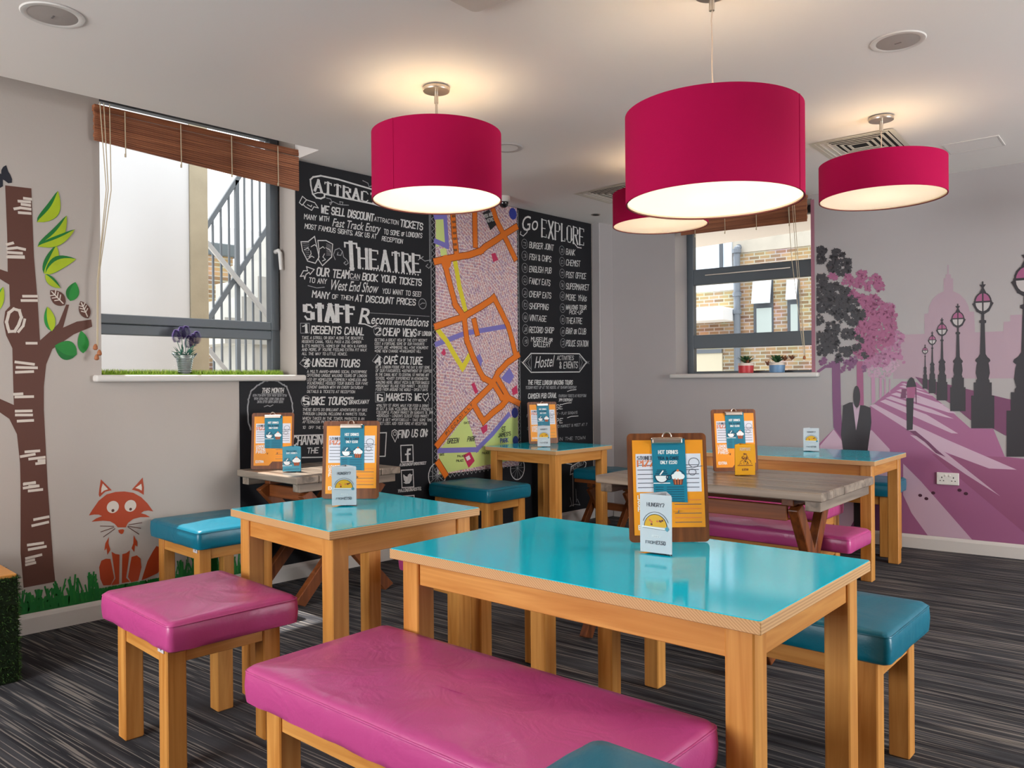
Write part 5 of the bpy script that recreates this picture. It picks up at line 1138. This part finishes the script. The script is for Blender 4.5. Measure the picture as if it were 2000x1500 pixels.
# ------------------------------------------------------------------ menu clipboards
MENU_O, MENU_W, MENU_T = mat('menu_orange', (240, 150, 30), rough=.5), mat('menu_white', (222, 220, 228), rough=.5), mat('menu_teal', (20, 122, 146), rough=.5)
INK2 = mat('menu_ink', (84, 84, 92), rough=.7); WHT = mat('print_white', (238, 238, 236), rough=.6); TXO = mat('print_orange', (224, 120, 70), rough=.6); CHOC = mat('print_chocolate', (120, 62, 46), rough=.6); NVY = mat('print_navy', (22, 52, 74), rough=.6)
BW, BH = .255, .345
def cup(A, u, v, s, lay):
    A.ell(u, v, s*.5, s*.52, WHT, lay, 14, 180, 360); A.stroke([(u-s*.6, v-s*.56), (u+s*.6, v-s*.56)], s*.07, WHT, lay)
    A.ring(u, v, s*.5, s*.52, s*.07, NVY, lay+1, 14, 180, 360); A.ring(u+s*.55, v-s*.12, s*.2, s*.16, s*.07, NVY, lay+1, 12)
    for k in range(4): A.stroke([(u-s*(.5-.06*k), v+s*(.04+.13*k)), (u+s*(.5-.06*k), v+s*(.04+.13*k))], s*.05, NVY, lay+1)
    A.stroke([(u-s*.1, v+s*.1), (u+s*.1, v+s*.35)], s*.1, WHT, lay+2)
def cake(A, u, v, s, lay):
    A.poly([(u-s*.45, v), (u+s*.45, v), (u+s*.33, v-s*.58), (u-s*.33, v-s*.58)], CHOC, lay)
    for k in (-.2, 0, .2): A.stroke([(u+k*s*1.2, v-s*.08), (u+k*s, v-s*.52)], s*.06, TXO, lay+1)
    for du, dv, r in ((-.3, .08, .24), (.3, .08, .24), (0, .22, .34), (-.12, .02, .2), (.12, .02, .2)): A.ell(u+du*s, v+dv*s, r*s, r*s*.9, WHT, lay+1, 14)
    A.ell(u, v+s*.56, s*.1, s*.1, TXO, lay+2, 10); A.ring(u, v+.16*s, s*.52, s*.4, s*.05, NVY, lay, 14, 0, 180)
def clipboard(label, loc, rz, detail=True):
    t = thing('menu_clipboard', label, 'clipboard', loc, rz, 'menu clipboards on the tables')
    lean = Matrix.Rotation(R(-7), 4, 'X')
    def part(name, bm, m, par=t):
        bmesh.ops.transform(bm, matrix=lean, verts=bm.verts); return mk(name, bm, m, par)
    bm = BM(); Mx = Matrix(((1, 0, 0, 0), (0, 0, -1, 0), (0, 1, 0, BH/2), (0, 0, 0, 1)))
    prism(bm, rrect(BW, BH, .014, 4), -.006, 0, Mx); brd = part('board', bm, WALNUT)
    A = Art(Local(-.001)); u0, u1 = -BW/2+.016, BW/2-.012
    A.poly([(u0, BH-.022), (u1, BH-.022), (u1, .046), (.0, .046), (-.02, .022), (u0, .022)], MENU_O, 1)
    A.poly([(u0+.01, BH-.066), (u1-.008, BH-.066), (u1-.008, .158), (u0+.01, .158)], MENU_W, 2)
    letters(A, 'STONEBAKED', (u0+.016, BH-.084), (u0+.1, BH-.084), .010, .0015, INK2, 'serif', 3, False); letters(A, 'PIZZA', (u0+.016, BH-.105), (u0+.085, BH-.105), .017, .0022, TXO, 'serif', 3, False)
    for k in range(6):
        z = .172+k*.014 if k < 5 else .243
        A.stroke([(u0+.016, z), (u0+.075, z)], .0022, INK2, 3); A.stroke([(u1-.07, z), (u1-.016, z)], .0022, INK2, 3)
    A.ring(u1-.03, BH-.095, .017, .015, .002, INK2, 3, 16); A.stroke([(u1-.06, BH-.112), (u1-.004, BH-.106)], .002, INK2, 3); A.ring(u1-.036, BH-.125, .012, .01, .002, INK2, 3, 12)
    for i, w_ in enumerate(('LOADED', 'STONE', 'FIRED', 'EXTRA')): letters(A, w_, (u0+.014, .134-i*.018 - (.04 if i == 3 else 0)), (u0+.07-(i == 3)*.01, .134-i*.018 - (.04 if i == 3 else 0)), .013, .0028, WHT, 'plain', 3, False)
    for k in range(6): A.stroke([(.02, .062+k*.014), (u1-.012, .062+k*.014)], .002, TXO if k % 2 else INK2, 3)
    bmesh.ops.transform(A.bm, matrix=lean, verts=A.bm.verts); A.done('menu_sheet', t)
    A = Art(Local(-.0035)); c0, c1 = -.05, .058
    A.poly([(c0, BH-.018), (c1, BH-.018), (c1+.003, .124), (c0+.004, .128)], MENU_T, 0)
    letters(A, 'HOT DRINKS', (-.028, BH-.066), (.034, BH-.066), .0105, .0022, WHT, 'plain', 2, False); letters(A, 'TEA & CAKE', (-.03, BH-.084), (.036, BH-.084), .008, .002, NVY, 'plain', 2, False); letters(A, 'ONLY \u00a32.50', (-.022, BH-.098), (.03, BH-.098), .009, .0019, WHT, 'plain', 2, False)
    cup(A, -.02, BH-.136, .042, 2); cake(A, .032, BH-.142, .04, 2)
    for k in range(7): A.stroke([(c0+.01, BH-.172-k*.0075), (c0+.034, BH-.172-k*.0075)], .0016, NVY, 2); A.stroke([(c0+.046, BH-.172-k*.0075), (c1-.008, BH-.172-k*.0075)], .0016, NVY, 2)
    bmesh.ops.transform(A.bm, matrix=lean, verts=A.bm.verts); A.done('drinks_card', t)
    bm = BM(); box(bm, -.048, .048, -.014, -.001, BH-.034, BH-.018, .003, seg=2); box(bm, -.05, .05, -.008, -.001, BH-.02, BH-.014, .002)
    cl = part('clip', bm, CHROME)
    bm = BM(); tube(bm, [(.014*cos(R(a_)), -.008, BH-.012+.014*sin(R(a_))) for a_ in range(0, 190, 18)], .0024, 8); part('clip_loop', bm, CHROME, cl)
    bm = BM(); tube(bm, [(-.03, .004, .10), (-.035, .07, .006), (.035, .07, .006), (.03, .004, .10)], .002, 6)
    for v in bm.verts: v.co.z = max(v.co.z, .002)
    mk('wire_stand', bm, CHROME, t)
    return t
HEAD = R(44.1)
c0_ = clipboard('largest looking menu clipboard, standing on the long turquoise table', (-1.41, 2.165, .767), HEAD+R(1))
GC = 'menu clipboards on the tables'
dup(c0_, 'menu clipboard on the square turquoise table beside the fox mural', (-2.985, 2.04, .767), HEAD+R(-3), GC)
dup(c0_, 'menu clipboard on the weathered plank table against the chalkboard', (-4.46, 2.485, .757), HEAD+R(4), GC)
dup(c0_, 'menu clipboard on the small corner table against the street map', (-4.40, 4.905, .767), HEAD+R(18), GC)
dup(c0_, 'menu clipboard on the middle plank table, behind the yellow card', (-2.20, 4.045, .772), HEAD+R(5), GC)
# ------------------------------------------------------------------ three sided table cards in clear holders
CARDW, CARDY, CARDB = mat('card_white', (204, 208, 212), rough=.45), mat('card_amber', (226, 160, 14), rough=.45), mat('card_blue', (74, 150, 172), rough=.45)
CHEESE = mat('print_cheese', (232, 176, 40), rough=.6)
def tent_card(label, loc, rz, kind, w=.098, h=.165, z0=.004):
    t = thing('table_card', label, 'menu card', loc, rz, 'table cards in clear holders')
    dep = w*.8; m = {'white': CARDW, 'amber': CARDY, 'blue': CARDB}[kind]
    bm = BM(); tri = [(-w/2, -dep/2), (w/2, -dep/2), (0, dep/2)]
    a = [bm.verts.new((x, y, z0)) for x, y in tri]; b = [bm.verts.new((x, y, h)) for x, y in tri]
    for i in range(3): bm.faces.new((a[i], a[(i+1) % 3], b[(i+1) % 3], b[i]))
    mk('printed_card', bm, m, t)
    bm = BM(); k = 1.06
    a = [bm.verts.new((x*k, y*k-.001, 0)) for x, y in tri]; b = [bm.verts.new((x*k, y*k-.001, h*.98)) for x, y in tri]
    for i in range(3): bm.faces.new((a[i], a[(i+1) % 3], b[(i+1) % 3], b[i]))
    bm.faces.new(a[::-1]); mk('clear_holder', bm, ACRYL, t)
    def face(M):
        A = Art(Local(-dep/2-.0006))
        if kind == 'white':
            letters(A, 'HUNGRY?', (-w*.27, h*.8), (w*.27, h*.8), .0105, .0016, INK2, 'plain', 1, False)
            A.ell(0, h*.46, w*.36, h*.21, CHEESE, 1, 20, 0, 180); A.ring(0, h*.46, w*.36, h*.21, .0016, INK, 2, 16, 0, 180); A.ring(0, h*.46, w*.42, h*.25, .0014, INK2, 2, 16, 20, 160)
            for i in range(7): r2 = random.Random(i); A.ell(r2.uniform(-w*.24, w*.24), h*(.49+.09*r2.random()), .0035, .0032, TXO if i % 2 else CHOC, 3, 8)
            A.stroke([(-w*.4, h*.45), (w*.32, h*.43)], .0055, WHT, 3); A.stroke([(-w*.4, h*.435), (w*.32, h*.415)], .0012, NVY, 3); A.ell(w*.36, h*.44, w*.07, h*.045, CARDB, 4, 4)
            letters(A, 'PIZZA', (-w*.12, h*.28), (w*.16, h*.28), .006, .001, WHT, 'plain', 1, False)
            letters(A, 'FROM', (-w*.32, h*.17), (-w*.02, h*.17), .008, .0013, INK2, 'plain', 1, False); letters(A, '\u00a37.50', (w*.02, h*.17), (w*.3, h*.17), .0095, .002, INK2, 'plain', 1, False)
        elif kind == 'amber':
            letters(A, 'STONEBAKED', (-w*.26, h*.86), (w*.26, h*.86), .006, .001, CARDW, 'plain', 1, False); letters(A, 'PIZZA DEAL', (-w*.26, h*.81), (w*.26, h*.81), .006, .001, CARDW, 'plain', 1, False)
            for i in range(60):
                r2 = random.Random(i+3); v = r2.random(); hw2 = (.05+.33*(1-v))*w
                A.ell(r2.uniform(-hw2, hw2), h*(.36+.36*v), .0024, .0024, CHOC if i % 3 else INK, 2+i % 3, 6)
            A.stroke([(-w*.36, h*.33), (w*.36, h*.33)], .004, CHOC, 2); letters(A, '\u00a37.50', (-w*.14, h*.17), (w*.14, h*.17), .009, .0015, CHOC, 'serif', 1, False)
        else:
            letters(A, 'TEA & CAKE', (-w*.28, h*.8), (w*.28, h*.8), .007, .0012, NVY, 'plain', 1, False); letters(A, 'HOT DRINKS', (-w*.28, h*.72), (w*.3, h*.72), .008, .0011, WHT, 'serif', 1, False)
            cup(A, -w*.25, h*.42, w*.42, 1); cake(A, w*.27, h*.42, w*.42, 1); A.stroke([(-w*.4, h*.12), (w*.4, h*.12)], .002, NVY, 1)
        bmesh.ops.transform(A.bm, matrix=M, verts=A.bm.verts)
        return A
    face(Matrix.Identity(4)).done('print', t)
    e = math.atan2(dep, -w/2)            # right hand face of the prism
    xa, ya = tri[1]; xb, yb2 = tri[2]; ang = math.atan2(yb2-ya, xb-xa); L_ = math.hypot(xb-xa, yb2-ya)
    A = Art(Local(-.0007))
    for k in range(6): A.stroke([(-L_*.3, h*(.8-k*.05)), (L_*.3, h*(.8-k*.05))], .002, INK2, 1)
    cup(A, -L_*.05, h*.3, L_*.4, 1)
    bmesh.ops.transform(A.bm, matrix=Matrix.Translation(((xa+xb)/2, (ya+yb2)/2, 0)) @ Matrix.Rotation(ang, 4, 'Z'), verts=A.bm.verts); A.done('side_print', t)
    return t
tent_card('white pizza card in front of the clipboard on the long turquoise table', (-1.352, 2.03, .766), HEAD-R(34), 'white', .1, .176)
tent_card('white pizza card in front of the clipboard beside the fox mural table', (-2.86, 1.93, .766), HEAD+R(6), 'white', .1, .165)
tent_card('blue hot drinks card on the plank table against the chalkboard', (-4.26, 2.51, .756), HEAD+R(6), 'blue', .105, .15)
tent_card('white pizza card on the small corner table against the street map', (-4.22, 4.70, .766), HEAD+R(2), 'white', .1, .165)
tent_card('amber pizza card on the middle weathered plank table', (-2.10, 3.93, .771), HEAD+R(2), 'amber', .108, .165)
tent_card('white pizza card standing alone on the turquoise table by the mural', (-2.46, 5.60, .766), HEAD-R(14), 'white', .105, .165)

# ------------------------------------------------------------------ window sill plants and turf
TURF = [mat('turf_a', (172, 208, 70), rough=.8), mat('turf_b', (200, 222, 110), rough=.8), mat('turf_c', (136, 176, 56), rough=.8)]
def blades(bm, n, place, hmin, hmax, wd, rnd, nm=3):
    for i in range(n):
        p, nrm, side = place(rnd); h = rnd.uniform(hmin, hmax); nrm, side = Vector(nrm), Vector(side)
        t2 = nrm.cross(side); lean = side*rnd.uniform(-.5, .5)+t2*rnd.uniform(-.5, .5); sd = (side*cos(i)+t2*sin(i))*wd
        p = Vector(p); v = [bm.verts.new(q_) for q_ in (p-sd, p+sd, p+nrm*h+lean*h)]
        bm.faces.new(v).material_index = i % nm
rg = random.Random(11)
t = thing('turf_strip', 'strip of bright artificial grass along the sill of the chalkboard window', 'artificial grass', (-4.80, 2.185, 1.336))
def turf_spot(r):
    while True:
        x, y = r.uniform(-.045, .045), r.uniform(-.565, .555)
        if math.hypot(x-.025, y+.095) > .047: return (x, y, .005)
bm = BM(); box(bm, -.045, .045, -.565, .555, 0, .006); mk('backing', bm, TURF[2], t)
bm = BM(); blades(bm, 3600, lambda r: (turf_spot(r), (0, 0, 1), (1, 0, 0)), .018, .034, .0017, rg); tag(mk('pile', bm, TURF, t), None, None, None, 'stuff')
bk = thing('flower_bucket', 'small ribbed metal bucket of purple lavender on the turf sill', 'potted plant', (-4.775, 2.09, 1.3425), R(90))
ZINC = mat('zinc', (168, 180, 182), rough=.3, metal=.85)
bm = BM(); pr = [(.030, 0), (.031, .004)]
for i in range(16): z = .006+i*.0062; pr.append((.031+z*.17+(.0036 if i % 2 else 0), z))
pr += [(.052, .108), (.054, .111), (.051, .113), (.049, .108), (.045, .09)]
lathe(bm, pr, 32, cap=False); bm.faces.new([bm.verts.new((.044*cos(2*pi*k/24), .044*sin(2*pi*k/24), .09)) for k in range(24)]); mk('bucket', bm, ZINC, bk, 40)
for s in (-1, 1):
    bm = BM(); tube(bm, [(s*.047, -.016, .095), (s*.066, -.012, .118), (s*.075, 0, .124), (s*.066, .012, .118), (s*.047, .016, .095)], .0035, 8); mk('handle', bm, ZINC, bk, 60)
LAVL = mat('sage_leaf', (70, 122, 104), rough=.7); LAVF = [mat('lavender_a', (84, 52, 140), rough=.7), mat('lavender_b', (126, 94, 176), rough=.7), mat('lavender_c', (44, 32, 96), rough=.7)]
bm = BM(); stems = [(-.045, .0, .245), (-.012, .01, .265), (.005, -.01, .27), (.05, .0, .225), (.065, -.01, .24), (.03, .01, .215)]
for x, y, z in stems: tube(bm, [(x*.3, y, .085), (x*.6, y, z*.6), (x, y, z-.05)], .0018, 6)
for i in range(34):
    a_ = rg.uniform(0, 2*pi); r0 = rg.uniform(.005, .03); r1 = rg.uniform(.04, .085); z0 = rg.uniform(.09, .13); z1 = z0+rg.uniform(.0, .06); c_, s_ = cos(a_), sin(a_); wv = .0065
    v = [bm.verts.new(q_) for q_ in ((c_*r0, s_*r0, z0), (c_*(r0+r1)/2-s_*wv, s_*(r0+r1)/2+c_*wv, (z0+z1)/2+.006), (c_*r1, s_*r1, z1), (c_*(r0+r1)/2+s_*wv, s_*(r0+r1)/2-c_*wv, (z0+z1)/2+.006))]; bm.faces.new(v)
mk('foliage', bm, LAVL, bk)
for k, (x, y, z) in enumerate(stems):
    bm = BM()
    for i in range(170):
        f = i/170; r = .017*sin(pi*min(1, f*.85+.15))+.002; a_ = i*2.4; p = Vector((x+(x*.25)*f*.4+r*cos(a_), y+r*sin(a_), z-.06+f*.075)); s_ = .0095
        M = Matrix.Translation(p) @ Matrix.Rotation(a_, 4, 'Z') @ Matrix.Rotation(.6, 4, 'Y')
        v = [bm.verts.new(M @ Vector(q_)) for q_ in ((-s_, 0, 0), (0, -s_*.6, s_*.4), (s_, 0, s_*1.2), (0, s_*.6, s_*.4))]; bm.faces.new(v).material_index = i % 3
    mk('flower_spike', bm, LAVF, bk)
def succulent(label, u, col, extra):
    t = thing('succulent_pot', label, 'potted plant', wb(u, -.10, 1.336), R(8), 'succulents on the mural window sill')
    bm = BM(); lathe(bm, [(.058, 0), (.062, .004), (.066, .062), (.066, .064), (.067, .085), (.063, .086), (.06, .078)], 32, mis=[0, 0, 0, 1, 1, 1, 1], cap=False)
    f = bm.faces.new([bm.verts.new((.06*cos(2*pi*k/24), .06*sin(2*pi*k/24), .078)) for k in range(24)]); f.material_index = 2
    mk('pot', bm, [mat('pot_'+label.split()[0], col, rough=.4), mat('pot_cream', (226, 210, 196), rough=.5), mat('pot_soil', (110, 84, 64), rough=.9)], t, 40)
    SL = [mat('succulent_green', (92, 132, 84), rough=.5), mat('succulent_dark', (56, 92, 62), rough=.5), mat('succulent_red', (150, 92, 66), rough=.5)]
    def rosette(cx, cy, cz_, s, off, nl=26):
        bm = BM()
        for i in range(nl):
            a_ = i*2.4; f = i/nl; L_ = s*(.5+.6*f); el = R(82-62*f); w_ = s*.11
            M = Matrix.Translation((cx, cy, cz_)) @ Matrix.Rotation(a_, 4, 'Z') @ Matrix.Rotation(-el, 4, 'Y')
            v = [bm.verts.new(M @ Vector(q_)) for q_ in ((0, -w_*.5, 0), (L_*.5, -w_, .004), (L_, 0, 0), (L_*.5, w_, .004), (0, w_*.5, 0))]; bm.faces.new(v).material_index = (i+off) % 2 if not off == 2 else 2
        return mk('rosette', bm, SL, t)
    rosette(0, 0, .082, .115, 0, 40)
    for q_ in extra: rosette(*q_)
    return t
succulent('red and cream potted succulent on the mural window sill', 1.332, (196, 60, 66), [(.025, -.02, .078, .07, 2, 14)])
succulent('blue and cream potted succulent trailing reddish shoots on the mural window sill', 1.60, (112, 150, 188), [(-.07, -.02, .06, .07, 2, 18), (.065, .0, .10, .075, 2, 16), (.125, .0, .105, .07, 2, 16)])
# ------------------------------------------------------------------ grass covered planter
pl = thing('grass_box', 'wooden box covered in dark artificial grass at the picture edge under the tree', 'planter', (-4.27, .58, 0), R(0))
x0, x1, y0, y1, hh = -.33, .33, -.6, .42, .455
bm = BM(); box(bm, x0+.01, x1-.01, y0+.01, y1-.01, 0, hh-.004, .003); mk('carcass', bm, mat('turf_backing', (24, 40, 16), rough=.9), pl)
bm = BM(); box(bm, x0+.012, x1-.012, y0+.012, y1-.012, hh-.004, hh+.012, .003); mk('wooden_lid', bm, BEECH[1], pl)
rg = random.Random(5); DT = [mat('dark_turf_a', (42, 74, 24), rough=.85), mat('dark_turf_b', (62, 94, 34), rough=.85), mat('dark_turf_c', (26, 50, 16), rough=.85)]
bm = BM()
blades(bm, 7000, lambda r: ((x1-.01, r.uniform(y0, y1), r.uniform(.003, hh)), (1, 0, 0), (0, 0, 1)), .008, .02, .0022, rg)
blades(bm, 5000, lambda r: ((r.uniform(x0, x1), y1-.01, r.uniform(.003, hh)), (0, 1, 0), (0, 0, 1)), .008, .02, .0022, rg)
blades(bm, 1200, lambda r: ((r.uniform(.30, x1), r.uniform(y0, y1), hh-.005), (0, 0, 1), (1, 0, 0)), .008, .018, .0022, rg)
for v in bm.verts: v.co.z = max(v.co.z, .001)
tag(mk('grass_cover', bm, DT, pl), None, None, None, 'stuff')
